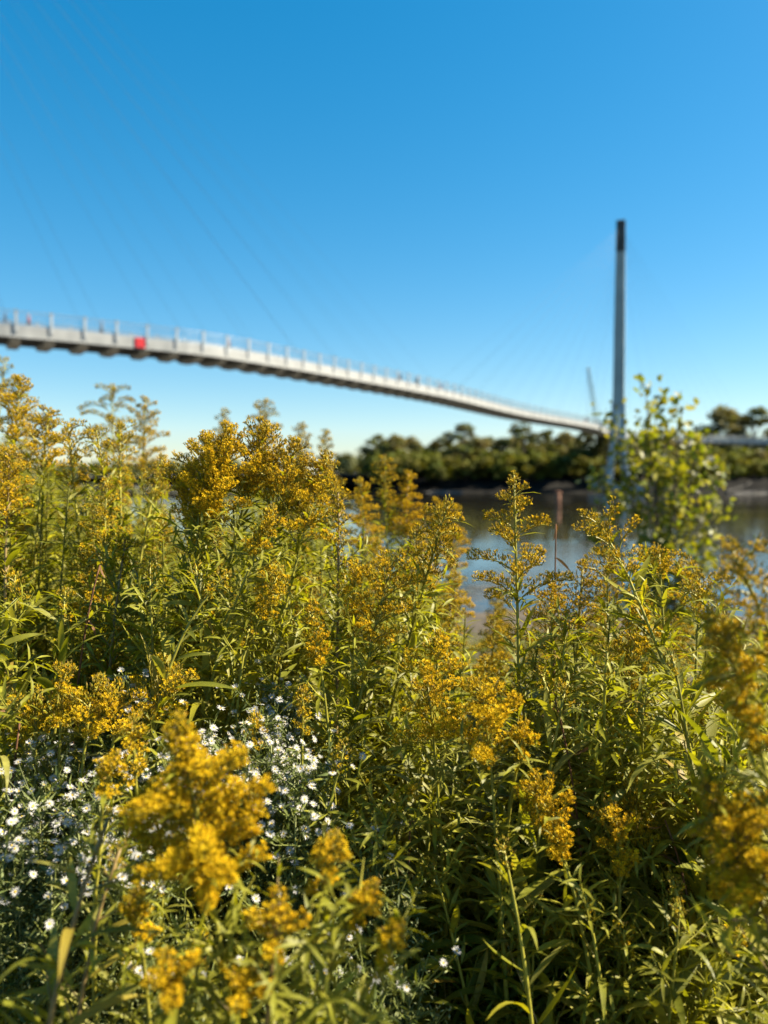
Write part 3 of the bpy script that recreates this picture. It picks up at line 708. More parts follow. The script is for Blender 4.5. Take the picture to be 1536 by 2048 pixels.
# ------------------------------------------------------------------ goldenrods one can tell apart
HERO = [
 # ---- blurred, closest to the lens
 ('large blurred golden plume closest to the lens, lower left of centre', (352, 1455, .66), (425, 1830, .66), dict(PLn=.155, PR=.072, prof='spire', openp=.95, arch=25, dens=2.3, fsize=.0060, a0=58, nbm=1.9, leaf=.06)),
 ('two small blurred gold tufts below right of the largest plume', (742, 1795, .64), (640, 2010, .66), dict(PLn=.035, PR=.02, prof='dome', openp=.9, dens=2.2, fsize=.006, leaf=.055)),
 ('small blurred gold tuft at the lowest right of the largest plume', (792, 1868, .62), (700, 2100, .64), dict(PLn=.035, PR=.018, prof='dome', openp=.9, dens=2.2, fsize=.006, leaf=.05)),
 ('narrow gold side plume touching the right of the largest plume', (668, 1690, .66), (610, 1960, .66), dict(PLn=.055, PR=.02, prof='spike', openp=.9, dens=2.0, fsize=.006, leaf=.06)),
 ('low gold tuft under the left half of the largest plume', (335, 1945, .60), (350, 2120, .60), dict(PLn=.03, PR=.026, prof='flat', openp=.9, dens=2.0, fsize=.006, leaf=.05)),
 ('low gold tuft at the bottom under the right half of the largest plume', (505, 1960, .60), (455, 2120, .60), dict(PLn=.03, PR=.026, prof='flat', openp=.9, dens=2.0, fsize=.006, leaf=.055)),
 ('dark gold tuft left below the largest plume', (268, 1800, .70), (300, 2030, .70), dict(PLn=.05, PR=.022, prof='dome', openp=.7, dens=1.9, leaf=.06)),
 ('small gold tuft between the largest plume and its lower right tufts', (560, 1835, .62), (520, 2060, .62), dict(PLn=.035, PR=.028, prof='flat', openp=.9, dens=1.9, leaf=.06)),
 ('thick blurred plume cut off by the right edge, lower half', (1408, 1560, .66), (1545, 1930, .66), dict(PLn=.14, PR=.055, prof='spire', openp=.8, arch=45, dens=2.2, fsize=.006, nbm=1.4, leaf=.06)),
 ('blurred arching plume drooping in from the right edge, mid height', (1432, 1245, .66), (1530, 1560, .66), dict(PLn=.13, PR=.034, prof='spike', openp=.85, arch=70, dens=2.0, fsize=.006, droop=.5, bias=(-.5, 0, 0), leaf=.05)),
 ('blurred bud-tipped plume at the right edge level with the river', (1462, 1098, .68), (1560, 1400, .68), dict(PLn=.12, PR=.05, prof='spike', openp=.5, arch=75, dens=1.2, fsize=.0055, droop=.5, leaf=.05)),
 ('blurred leafy stalk with pale thick stem at the lower left corner', (215, 1640, .66), (110, 2010, .62), dict(PLn=.04, PR=.012, prof='spike', openp=.1, dens=.3, leaf=.085, leaf_gap=.014, stem_r=.0042)),
 ('blurred leafy stalk left of the largest plume', (240, 1700, .72), (170, 1960, .70), dict(PLn=.04, PR=.012, prof='spike', openp=.2, dens=.3, leaf=.075, leaf_gap=.015)),
 # ---- the tall thin one over the water
 ('tall slender goldenrod standing alone against the river', (1028, 950, 1.16), (1035, 1400, 1.12), dict(PLn=.215, PR=.092, prof='pyramid', openp=.4, arch=55, dens=1.9, a0=45, nbm=.62, leaf=.075, small=1.5)),
 ('leafy goldenrod leaning left, right of the tall slender one', (1197, 1045, 1.14), (1335, 1340, 1.08), dict(PLn=.10, PR=.065, prof='spike', openp=.45, arch=55, dens=.9, leaf=.10, leaf_gap=.013, small=1.6, a0=30)),
 ('brown-tipped spire of gold right of centre', (1268, 1285, 1.08), (1222, 1590, 1.04), dict(PLn=.145, PR=.048, prof='spike', openp=.55, arch=40, dens=1.2, a0=28, leaf=.09)),
 ('rounded gold plume at the centre of the thicket', (782, 1132, 1.16), (715, 1420, 1.10), dict(PLn=.15, PR=.082, prof='dome', openp=.68, arch=50, dens=1.15, a0=35, leaf=.08)),
 ('small orange-gold plume leaning left of the central one', (622, 1212, 1.08), (655, 1480, 1.06), dict(PLn=.10, PR=.034, prof='pyramid', openp=.9, arch=40, dens=1.4, leaf=.07)),
 ('narrow gold spike left of the central rounded plume', (712, 1135, 1.14), (700, 1430, 1.10), dict(PLn=.10, PR=.036, prof='spike', openp=.8, arch=35, dens=1.2, leaf=.075)),
 ('tall thin green spike left of the blurred gold clump', (676, 985, 1.22), (682, 1300, 1.18), dict(PLn=.12, PR=.026, prof='spike', openp=.35, arch=30, dens=.8, leaf=.05, leaf_gap=.010, small=2.0)),
 ('short gold plume right of the central rounded one', (880, 1275, 1.04), (862, 1500, 1.02), dict(PLn=.085, PR=.055, prof='wide', openp=.75, arch=50, dens=1.2, leaf=.08)),
 ('wide bright gold flat-topped plume right of centre', (960, 1375, .94), (1000, 1660, .92), dict(PLn=.105, PR=.078, prof='wide', openp=.92, arch=45, dens=1.45, fsize=.006, a0=42, nbm=1.3, leaf=.082, leaf_gap=.020)),
 ('gold plume below the central one, left of the flat-topped plume', (855, 1370, .98), (885, 1650, .98), dict(PLn=.09, PR=.055, prof='wide', openp=.8, arch=50, dens=1.3, leaf=.07)),
 ('small gold tuft at the right end of the flat-topped plume', (1048, 1460, .93), (1010, 1700, .93), dict(PLn=.05, PR=.032, prof='dome', openp=.95, arch=45, dens=1.4, leaf=.06)),
 ('plump gold plume in the lower right thicket', (1078, 1588, .90), (1160, 1830, .88), dict(PLn=.095, PR=.052, prof='dome', openp=.85, arch=40, dens=1.5, a0=28, nbm=1.2, leaf=.085)),
 ('gold plume right of the plump one in the lower right thicket', (1232, 1632, .91), (1245, 1880, .90), dict(PLn=.085, PR=.045, prof='dome', openp=.85, arch=40, dens=1.4, leaf=.085)),
 ('brown-topped spire behind the pair of lower right plumes', (1262, 1555, .97), (1290, 1800, .96), dict(PLn=.11, PR=.045, prof='pyramid', openp=.5, arch=40, dens=1.2, leaf=.085)),
 ('tiny gold spike leaning right above the dark gap at bottom centre', (832, 1578, .92), (760, 1690, .92), dict(PLn=.05, PR=.016, prof='spike', openp=.95, dens=1.3, leaf=.05)),
 # ---- big dome left of centre
 ('leftmost stem of the big domed clump left of centre', (418, 878, 1.26), (365, 1200, 1.22), dict(PLn=.16, PR=.075, prof='wide', openp=.65, arch=35, dens=1.6, nbm=1.25, a0=28, leaf=.06, leaf_gap=.010, small=2.2)),
 ('second stem of the big domed clump, thick with yellow', (462, 872, 1.22), (385, 1180, 1.18), dict(PLn=.16, PR=.08, prof='wide', openp=.8, arch=35, dens=1.7, nbm=1.25, a0=26, leaf=.06, leaf_gap=.010, small=2.2)),
 ('middle stem of the big domed clump, its highest tip', (532, 858, 1.28), (440, 1200, 1.22), dict(PLn=.14, PR=.078, prof='wide', openp=.5, arch=40, dens=1.7, nbm=1.2, a0=30, leaf=.06, leaf_gap=.010, small=2.2)),
 ('fourth stem of the big domed clump, olive green', (592, 890, 1.28), (510, 1220, 1.22), dict(PLn=.14, PR=.078, prof='wide', openp=.4, arch=45, dens=1.5, nbm=1.2, leaf=.06, leaf_gap=.011, small=2.0)),
 ('rightmost arching stem of the big domed clump', (655, 915, 1.28), (570, 1230, 1.22), dict(PLn=.15, PR=.07, prof='wide', openp=.5, arch=60, dens=1.4, nbm=1.2, leaf=.06, leaf_gap=.012, small=1.8, droop=.3)),
 ('round brown-and-gold head in the middle of the big domed clump', (545, 1040, 1.12), (440, 1310, 1.10), dict(PLn=.075, PR=.05, prof='dome', openp=.55, arch=40, dens=1.5, a0=25, leaf=.07)),
 ('lower ochre head under the round one in the domed clump', (556, 1148, 1.12), (470, 1390, 1.10), dict(PLn=.085, PR=.045, prof='dome', openp=.6, arch=40, dens=1.2, leaf=.07)),
 ('gold tuft at the left flank of the domed clump', (402, 985, 1.20), (380, 1290, 1.18), dict(PLn=.06, PR=.04, prof='flat', openp=.8, dens=1.2, leaf=.06)),
 ('sparse leafy stem crossing in front of the domed clump', (455, 1150, 1.06), (340, 1330, 1.02), dict(PLn=.05, PR=.02, prof='spike', openp=.3, dens=.5, leaf=.085, leaf_gap=.013)),
 ('dry leafy stalk with drooping leaves above the white asters', (500, 1250, 1.10), (478, 1400, 1.08), dict(PLn=.04, PR=.015, prof='spike', openp=.1, dens=.4, leaf=.085, leaf_gap=.02)),
 # ---- left mass
 ('tallest goldenrod at the left edge, ochre plume against the sky', (40, 758, 1.70), (20, 1050, 1.62), dict(PLn=.17, PR=.075, prof='wide', openp=.6, arch=55, dens=1.5, nbm=1.2, leaf=.08, small=1.6)),
 ('ochre plume right of the tallest one at the left edge', (98, 825, 1.62), (70, 1100, 1.55), dict(PLn=.15, PR=.07, prof='wide', openp=.5, arch=55, dens=1.4, nbm=1.2, leaf=.08, small=1.6)),
 ('drooping ochre plume curving right at upper left', (135, 848, 1.52), (165, 1150, 1.48), dict(PLn=.14, PR=.06, prof='spike', openp=.5, arch=60, dens=1.0, droop=.4, bias=(.4, 0, 0), leaf=.07, small=1.6)),
 ('dark budded plume at upper left, sky behind it', (192, 862, 1.50), (235, 1130, 1.44), dict(PLn=.10, PR=.05, prof='dome', openp=.15, arch=45, dens=.9, leaf=.07, small=1.6)),
 ('slim budded plume right of the dark one at upper left', (240, 852, 1.55), (240, 1130, 1.48), dict(PLn=.14, PR=.05, prof='spike', openp=.35, arch=40, dens=.9, leaf=.07, small=1.6)),
 ('green-gold plume in shade at left under the skyline', (215, 960, 1.36), (200, 1220, 1.30), dict(PLn=.15, PR=.06, prof='pyramid', openp=.35, arch=45, dens=.9, leaf=.08, small=1.8)),
 ('goldenrod with pale dried tip at the right end of the left mass', (325, 915, 1.50), (270, 1180, 1.42), dict(PLn=.10, PR=.045, prof='pyramid', openp=.2, arch=55, dens=.9, leaf=.07, small=1.5)),
 ('ochre plume low on the left edge of the left mass', (18, 900, 1.35), (15, 1200, 1.30), dict(PLn=.14, PR=.065, prof='wide', openp=.55, arch=55, dens=1.4, leaf=.085)),
 ('small bright gold tuft deep in the left mass', (250, 1080, 1.24), (225, 1330, 1.20), dict(PLn=.045, PR=.03, prof='spike', openp=.9, dens=1.2, leaf=.085, small=1.6)),
 ('broad-leaved goldenrod standing at the left above the ochre band', (130, 1180, 1.10), (120, 1420, 1.05), dict(PLn=.05, PR=.02, prof='spike', openp=.2, dens=.5, leaf=.105, leaf_gap=.012)),
 ('leafy goldenrod at the left edge above the ochre band', (30, 1150, 1.12), (30, 1420, 1.08), dict(PLn=.06, PR=.025, prof='spike', openp=.2, dens=.6, leaf=.105, leaf_gap=.012)),
 ('olive stalk between left mass and domed clump', (300, 1120, 1.15), (300, 1380, 1.10), dict(PLn=.06, PR=.02, prof='spike', openp=.3, dens=.6, leaf=.09, leaf_gap=.012)),
 # ---- ochre band over the asters
 ('domed ochre head at the top of the band above the asters', (130, 1345, .98), (112, 1560, .96), dict(PLn=.07, PR=.034, prof='dome', openp=.4, arch=35, dens=1.5, a0=25, leaf=.06, leaf_gap=.024, small=.3, shoots=.06)),
 ('ochre head at the left end of the band above the asters', (70, 1415, .98), (80, 1650, .96), dict(PLn=.055, PR=.045, prof='flat', openp=.5, arch=40, dens=1.4, leaf=.07, leaf_gap=.024, small=.3, shoots=.06)),
 ('wide ochre head in the middle of the band above the asters', (180, 1400, .96), (165, 1640, .94), dict(PLn=.06, PR=.05, prof='flat', openp=.6, arch=40, dens=1.5, leaf=.06, leaf_gap=.024, small=.3, shoots=.06)),
 ('flat ochre head at the right part of the band above the asters', (235, 1395, .98), (220, 1620, .96), dict(PLn=.06, PR=.045, prof='flat', openp=.5, arch=40, dens=1.4, leaf=.06, leaf_gap=.024, small=.3, shoots=.06)),
 ('ochre head with pale stem at the right end of the band', (345, 1355, 1.02), (290, 1560, 1.0), dict(PLn=.075, PR=.05, prof='flat', openp=.5, arch=40, dens=1.3, leaf=.07, leaf_gap=.024, small=.3, shoots=.06)),
 ('dark ochre plume hanging in front of the asters at left', (262, 1450, .86), (285, 1640, .86), dict(PLn=.075, PR=.032, prof='dome', openp=.5, dens=1.3, leaf=.06, leaf_gap=.024, small=.3, shoots=.06)),
 ('pair-tufted gold plume before the asters, left of the largest plume', (222, 1525, .78), (205, 1680, .78), dict(PLn=.045, PR=.025, prof='dome', openp=.9, dens=1.4, leaf=.06, leaf_gap=.024, small=.3, shoots=.06)),
 ('thin dark ochre spike in front of the right asters', (604, 1385, 1.0), (612, 1560, 1.0), dict(PLn=.06, PR=.02, prof='spike', openp=.35, dens=1.2, leaf=.05, leaf_gap=.024, small=.3, shoots=.06)),
 ('small ochre spike among the asters, left of the thin dark one', (510, 1440, .98), (508, 1600, .98), dict(PLn=.055, PR=.016, prof='spike', openp=.6, dens=1.2, leaf=.04, leaf_gap=.024, small=.3, shoots=.06)),
 # ---- right thicket
 ('gold head behind the tall slender goldenrod, right side', (1165, 1140, 1.30), (1150, 1380, 1.26), dict(PLn=.11, PR=.07, prof='dome', openp=.6, dens=1.0, leaf=.07)),
 ('gold-dotted plume right of the slender stem at its mid height', (1105, 1170, 1.24), (1100, 1420, 1.20), dict(PLn=.12, PR=.075, prof='wide', openp=.6, dens=1.0, leaf=.07, small=1.6)),
 ('gold tuft topping the right shoulder of the leaning leafy goldenrod', (1318, 1105, 1.20), (1330, 1380, 1.16), dict(PLn=.05, PR=.035, prof='flat', openp=.75, dens=1.1, leaf=.07)),
 ('low wide gold plume along the right skyline', (1400, 1160, 1.32), (1390, 1420, 1.26), dict(PLn=.08, PR=.09, prof='flat', openp=.6, dens=1.0, leaf=.08, small=1.6)),
 ('olive plume at the left shoulder of the right thicket', (1215, 1110, 1.28), (1210, 1400, 1.22), dict(PLn=.10, PR=.07, prof='wide', openp=.35, dens=.9, leaf=.08, small=1.8)),
 ('leafy goldenrod bending left from the right edge', (1370, 1175, 1.10), (1500, 1340, 1.06), dict(PLn=.07, PR=.03, prof='spike', openp=.3, dens=.7, leaf=.085, leaf_gap=.012)),
 ('bright gold spray right of the slender stem, half way up', (1275, 1215, 1.14), (1280, 1480, 1.10), dict(PLn=.09, PR=.045, prof='wide', openp=.8, dens=1.2, leaf=.08)),
 ('broad-leaved stalk with glossy curved leaves at right', (1340, 1300, 1.00), (1385, 1540, .96), dict(PLn=.04, PR=.015, prof='spike', openp=.1, dens=.4, leaf=.118, leaf_gap=.013, small=.5, shoots=.2)),
 ('broad-leaved stalk at the right edge below the arching plume', (1455, 1400, .98), (1440, 1700, .94), dict(PLn=.04, PR=.015, prof='spike', openp=.1, dens=.4, leaf=.115, leaf_gap=.013, small=.5, shoots=.2)),
 ('leafy stalk left of the brown-tipped spire', (1130, 1380, 1.00), (1085, 1640, .97), dict(PLn=.04, PR=.02, prof='spike', openp=.2, dens=.5, leaf=.12, leaf_gap=.015, small=.6, shoots=.2)),
 ('pale-leaved stalk below the flat-topped plume at bottom', (1005, 1690, .86), (1050, 1950, .82), dict(PLn=.03, PR=.01, prof='spike', openp=.1, dens=.3, leaf=.095, leaf_gap=.015, small=.5, shoots=.2, stem_r=.004)),
 ('broad-leaved stalk at the bottom right of centre', (1170, 1790, .86), (1205, 2020, .84), dict(PLn=.03, PR=.01, prof='spike', openp=.1, dens=.3, leaf=.10, leaf_gap=.014, small=.5, shoots=.2, stem_r=.004)),
 ('broad-leaved stalk at the lower right corner', (1345, 1760, .88), (1400, 2000, .86), dict(PLn=.03, PR=.012, prof='spike', openp=.1, dens=.3, leaf=.105, leaf_gap=.014, small=.5, shoots=.2)),
 ('leafy stem with upright leaves right of the asters', (690, 1490, .96), (640, 1740, .94), dict(PLn=.05, PR=.02, prof='spike', openp=.3, dens=.5, leaf=.07, leaf_gap=.012)),
 ('small ochre head low in the dark at bottom right of centre', (1010, 1895, .92), (1010, 2050, .92), dict(PLn=.05, PR=.035, prof='dome', openp=.4, dens=1.0, leaf=.07)),
 ('half-hidden ochre plume behind the broad-leaved bottom stalk', (1110, 1850, .94), (1120, 2040, .94), dict(PLn=.06, PR=.035, prof='dome', openp=.6, dens=1.0, leaf=.07)),
 # ---- blurred behind
 ('blurred bright gold clump behind the gap, left tip', (770, 918, 2.2), (772, 1200, 2.15), dict(PLn=.16, PR=.05, prof='spike', openp=.25, dens=1.2, fsize=.0065, leaf=.09, small=2)),
 ('blurred bright gold clump behind the gap, highest yellow tip', (818, 948, 2.25), (800, 1220, 2.15), dict(PLn=.22, PR=.07, prof='wide', openp=.9, dens=1.3, fsize=.0065, leaf=.09, small=2)),
 ('blurred gold plume at the right of the clump behind the gap', (885, 1018, 2.2), (850, 1260, 2.1), dict(PLn=.14, PR=.075, prof='flat', openp=.95, dens=1.4, fsize=.0065, leaf=.09, small=2)),
 ('blurred gold plume reaching farthest right over the water', (918, 1058, 2.1), (880, 1280, 2.0), dict(PLn=.14, PR=.06, prof='wide', openp=.9, dens=1.2, fsize=.0065, leaf=.09, small=2)),
 ('blurred ochre plume left inside the clump behind the gap', (722, 965, 2.0), (730, 1230, 1.95), dict(PLn=.20, PR=.07, prof='wide', openp=.7, dens=1.3, fsize=.0065, leaf=.09, small=2)),
 ('blurred leafy gold plume low inside the clump behind the gap', (845, 1075, 2.0), (830, 1300, 1.95), dict(PLn=.16, PR=.07, prof='wide', openp=.6, dens=1.2, fsize=.0062, leaf=.09, small=2)),
 ('blurred gold plume low at the shore side of the clump', (915, 1150, 1.9), (885, 1330, 1.85), dict(PLn=.14, PR=.07, prof='wide', openp=.7, dens=1.2, fsize=.0062, leaf=.09, small=2)),
 ('faint blurred plume tip above the left part of the domed clump', (448, 822, 3.2), (440, 1100, 3.1), dict(PLn=.30, PR=.05, prof='spike', openp=.2, dens=.6, fsize=.009, leaf=.10, leaf_gap=.03)),
 ('faint blurred tall plume tip above the middle of the domed clump', (530, 805, 3.2), (520, 1100, 3.1), dict(PLn=.36, PR=.09, prof='spike', openp=.2, dens=.6, fsize=.009, leaf=.10, leaf_gap=.03)),
 ('faint blurred plume tip above the right of the domed clump', (605, 850, 3.1), (600, 1100, 3.0), dict(PLn=.28, PR=.06, prof='spike', openp=.3, dens=.6, fsize=.009, leaf=.10, leaf_gap=.03)),
 ('faint blurred plume tip farthest right above the domed clump', (652, 862, 3.1), (640, 1100, 3.0), dict(PLn=.28, PR=.05, prof='spike', openp=.3, dens=.6, fsize=.009, leaf=.10, leaf_gap=.03)),
 ('blurred grey-green budded stalk tallest over the left mass', (222, 775, 2.7), (235, 1050, 2.6), dict(PLn=.26, PR=.16, prof='wide', openp=.05, dens=1.0, fsize=.008, nbm=.5, leaf=.09, leaf_gap=.03, droop=.5)),
 ('blurred ochre plume right of the grey-green stalk over the left mass', (292, 800, 2.4), (275, 1050, 2.35), dict(PLn=.26, PR=.09, prof='wide', openp=.5, dens=1.2, fsize=.007, nbm=.8, leaf=.09, leaf_gap=.03)),
 ('blurred grey budded stalk at the top of the left edge', (12, 722, 2.6), (-20, 1000, 2.6), dict(PLn=.18, PR=.10, prof='wide', openp=.05, dens=.5, fsize=.009, nbm=.5, leaf=.09, leaf_gap=.03)),
]
for i, (lab, tip, low, kw) in enumerate(HERO):
    hero(lab, tip, low, 100+i, maxleaf=42, **kw)

# ------------------------------------------------------------------ the rest of the thicket: copies of a dozen plants
def proto_plant(seed, H, lean, **kw):
    rng = np.random.default_rng(seed)
    tip = np.array([lean*math.cos(seed), lean*math.sin(seed), H]); low = tip*[.35, .35, .6]
    gs, leaves, gl, gf = goldenrod_geo(seed, np.zeros(3), low, tip, **kw)
    for vi, p, R, s in leaves:
        v, t = instance(LT[vi][0], LT[vi][1], p[None], R[None], [s])
        c = np.array([(.135, .145, .013), (.195, .198, .02), (.25, .238, .055), (.265, .25, .02), (.155, .155, .018)][int(rng.integers(5))])
        if rng.uniform() < .06: c = np.array((.24, .17, .03))
        gl.add(v, t, c*rng.uniform(.85, 1.2))
    return [('stem', gs.mesh('stem', [M_stem]), None), ('flower_plume', gf.mesh('flower_plume', [M_floret], smooth=False), None),
            ('foliage', gl.mesh('foliage', [M_foliage]), 'stuff')], H
PR_ = [proto_plant(501, 1.30, .10, PLn=.15, PR=.058, dens=1.4, prof='wide', openp=.33, leaf=.085, leaf_gap=.010, small=1.5),
       proto_plant(502, 1.25, .14, PLn=.15, PR=.055, prof='pyramid', openp=.3, leaf=.095, leaf_gap=.012, small=1.2, dens=1.1),
       proto_plant(503, 1.35, .06, PLn=.14, PR=.05, prof='spike', openp=.18, leaf=.08, leaf_gap=.010, small=1.8),
       proto_plant(504, 1.20, .16, PLn=.10, PR=.05, dens=1.4, prof='flat', openp=.42, leaf=.09, leaf_gap=.012, small=1.3),
       proto_plant(505, 1.30, .08, PLn=.15, PR=.065, dens=1.4, prof='wide', openp=.2, leaf=.08, leaf_gap=.012, small=1.6, arch=70, droop=.2),
       proto_plant(507, 1.28, .18, PLn=.13, PR=.05, prof='spire', openp=.4, leaf=.075, leaf_gap=.011, small=1.8, dens=1.3),
       proto_plant(508, 1.22, .20, PLn=.12, PR=.045, prof='spike', openp=.3, leaf=.10, leaf_gap=.013, small=1.0, droop=.5, arch=80, dens=1.3),
       proto_plant(506, 1.25, .12, PLn=.16, PR=.06, prof='dome', openp=.3, leaf=.09, leaf_gap=.011, small=1.6)]
PL_ = [proto_plant(515, 1.15, .22, PLn=.05, PR=.02, prof='spike', openp=.3, dens=.5, leaf=.085, leaf_gap=.010, small=1.3, leaf_to=.1),
       proto_plant(516, 1.10, .03, PLn=.04, PR=.015, prof='spike', openp=.1, dens=.4, leaf=.105, leaf_gap=.011, small=.8, leaf_to=.1),
       proto_plant(511, 1.15, .10, PLn=.04, PR=.015, prof='spike', openp=.1, dens=.3, leaf=.115, leaf_gap=.013, small=1.0, leaf_to=.1),
       proto_plant(512, 1.10, .14, PLn=.04, PR=.015, prof='spike', openp=.1, dens=.3, leaf=.115, leaf_gap=.012, small=.6, shoots=.25, leaf_to=.1),
       proto_plant(513, 1.20, .06, PLn=.05, PR=.02, prof='spike', openp=.2, dens=.4, leaf=.08, leaf_gap=.010, small=1.6, leaf_to=.1),
       proto_plant(514, 1.10, .18, PLn=.04, PR=.015, prof='spike', openp=.1, dens=.3, leaf=.105, leaf_gap=.012, small=1.2, leaf_to=.1)]
rngF = np.random.default_rng(77)
HP = [(t_[0], t_[1]+60, lb) for lb, t_, lw, kw in HERO]
USED = set(lb for lb, *_ in HERO)
def beside(kind, px, py, fallback):
    for hx, hy, lb in sorted(HP, key=lambda q: (q[0]-px)**2 + (q[1]-py)**2)[:45]:
        dx, dy = px-hx, py-hy
        rel = ('right of' if dx > 0 else 'left of') if abs(dx) > abs(dy)*.8 else ('below' if dy > 0 else 'above')
        w = '%s %s the %s' % (kind, rel, lb)
        if len(w.split()) <= 16 and w not in USED:
            USED.add(w); return w
    return fallback
def copy_plant(pr, name, label, cat, group, tip, lean=None):
    parts, H = pr
    x, y = tip[0]+rngF.normal(0, .02), tip[1]+rngF.normal(0, .02); z0 = float(gz(x, y))-.02
    s = (tip[2]-z0)/H
    if s < .2: return
    o = thing(name, label, cat, (x, y, z0), group); sx = np.clip(s, .75, 1.1)
    o.scale = (sx, sx, s); o.rotation_euler = (rngF.normal(0, .1), rngF.normal(0, .1), rngF.uniform(0, 6.28))
    for nm, me, kd in parts:
        c = obj(nm, me, o)
        if kd: c['kind'] = kd
SKY_X = [-200, 0, 100, 200, 330, 370, 420, 480, 560, 650, 700, 760, 850, 930, 965, 1000, 1030, 1080, 1200, 1300, 1400, 1460, 1536, 1700]
SKY_Y = [830, 850, 900, 940, 980, 1010, 960, 930, 930, 985, 1120, 1120, 1150, 1230, 1300, 1290, 1230, 1190, 1150, 1160, 1190, 1230, 1230, 1230]
Z_LEFT = ('goldenrod in the crowd filling the left mass under its skyline', 'crowd of goldenrods at left')
Z_DOME = ('goldenrod in the crowd behind and below the big domed clump', 'crowd of goldenrods behind the domed clump')
Z_MID = ('goldenrod in the crowd behind the central plumes', 'crowd of goldenrods at centre')
Z_RIGHT = ('goldenrod in the crowd filling the right thicket', 'crowd of goldenrods at right')
def zone(px): return Z_LEFT if px < 350 else Z_DOME if px < 640 else Z_MID if px < 1000 else Z_RIGHT
for row, (d0, d1, cnt, dy0, dy1) in enumerate([(1.25, 1.5, 30, 30, 260), (1.5, 1.9, 30, 10, 160), (1.9, 2.6, 30, 0, 130), (2.6, 3.6, 24, 0, 110)]):
    for i in range(cnt):
        px = -120 + (i+rngF.uniform(.1, .9))/cnt*1710; d = rngF.uniform(d0, d1)
        py = np.interp(px, SKY_X, SKY_Y) + rngF.uniform(dy0, dy1)
        lab, grp = zone(px)
        copy_plant(PR_[int(rngF.integers(len(PR_)))], 'goldenrod', beside(['nearer', 'second-row', 'third-row', 'rearmost'][row]+' goldenrod', px, py, lab), 'goldenrod', grp, at(px, py, d))
# leafy stalks lower down and nearer, below the flowering tops
for (x0, x1, y0, y1, d0, d1, cnt, lab, grp) in [
    (-80, 330, 1080, 1330, 1.05, 1.5, 18, 'leafy flowerless stalk in the left mass above the ochre band', 'leafy stalks at left'),
    (300, 640, 1080, 1330, 1.15, 1.5, 14, 'leafy flowerless stalk below the big domed clump', 'leafy stalks below the domed clump'),
    (700, 1000, 1330, 1600, 1.0, 1.35, 9, 'leafy flowerless stalk under the central plumes', 'leafy stalks at centre'),
    (1000, 1560, 1230, 1560, .98, 1.45, 26, 'leafy flowerless stalk in the right thicket', 'leafy stalks at right'),
    (960, 1560, 1640, 1960, .82, 1.1, 30, 'leafy flowerless stalk low in the bottom right corner', 'leafy stalks at bottom right'),
    (-60, 330, 1680, 2000, .72, .95, 10, 'leafy flowerless stalk low in the bottom left corner', 'leafy stalks at bottom left')]:
    for i in range(cnt):
        px, py, d = rngF.uniform(x0, x1), rngF.uniform(y0, y1), rngF.uniform(d0, d1)
        copy_plant(PL_[int(rngF.integers(len(PL_)))], 'goldenrod', beside('leafy stalk', px, py, lab), 'goldenrod', grp, at(px, py, d))

# the uncounted stalks deep in the thicket, seen only as a leafy mass behind the others
def thicket(label, x0, x1, d0, d1, n_, seed, ytop):
    rng = np.random.default_rng(seed); g = Geo()
    for i in range(n_):
        px = rng.uniform(x0, x1); d = rng.uniform(d0, d1); tp = at(px, np.interp(px, SKY_X, SKY_Y)+rng.uniform(*ytop), d)
        z0 = float(gz(tp[0], d)); b0 = np.array([tp[0]+rng.normal(0, .06), d+rng.normal(0, .06), z0]); P = qbez(b0, (b0+tp)/2+rng.normal(0, .02, 3), tp, 8)
        g.tube(P, np.linspace(.0036, .0015, 8), 4, np.array((.19, .19, .035))*rng.uniform(.7, 1.1), cap=False)
        k = int((tp[2]-z0)*.75/.0065); u = np.linspace(.25, 1, k); pos = np.stack([np.interp(u*7, range(8), P[:, j]) for j in range(3)], 1)
        a = np.arange(k)*2.39996+rng.normal(0, .3, k); el = rng.normal(.5, .3, k)
        dl = np.stack([np.cos(a)*np.cos(el), np.sin(a)*np.cos(el), np.sin(el)], 1)
        z3 = nz(np.array([0, 0, 1.0])-dl*dl[:, 2:3]+rng.normal(0, .25, (k, 3))); x3 = nz(np.cross(dl, z3)); z3 = np.cross(x3, dl)
        ln = rng.uniform(.055, .10, k)*np.interp(u, [0, .75, 1], [1, 1, .45])
        v, t = instance(DIA[0], DIA[1], pos, np.stack([x3, dl, z3], 2), ln*1.05)
        cc = np.array([(.135, .145, .013), (.195, .198, .02), (.25, .238, .055), (.265, .25, .02)])[rng.integers(0, 4, k)]*rng.uniform(.8, 1.2, (k, 1))
        g.add(v, t, np.repeat(cc, 5, 0))
    obj('goldenrod_thicket', g.mesh('goldenrod_thicket', [M_foliage]), label=label, category='thicket', kind='stuff')
thicket('leafy mass of stalks deep inside the left mass', -250, 660, 1.3, 2.6, 190, 61, (30, 260))
thicket('leafy mass of stalks deep inside the centre and right thicket', 660, 1600, 1.15, 2.2, 135, 62, (60, 320))
thicket('blurred leafy mass at the foot of the gold clump behind the gap', 690, 935, 1.5, 2.5, 90, 65, (-60, 160))
thicket('blurred leafy mass behind the left mass and the domed clump', -260, 690, 2.4, 4.2, 420, 64, (25, 130))
thicket('leafy mass of low stalks near the bottom of the thicket', 900, 1580, .95, 1.3, 60, 63, (380, 800))

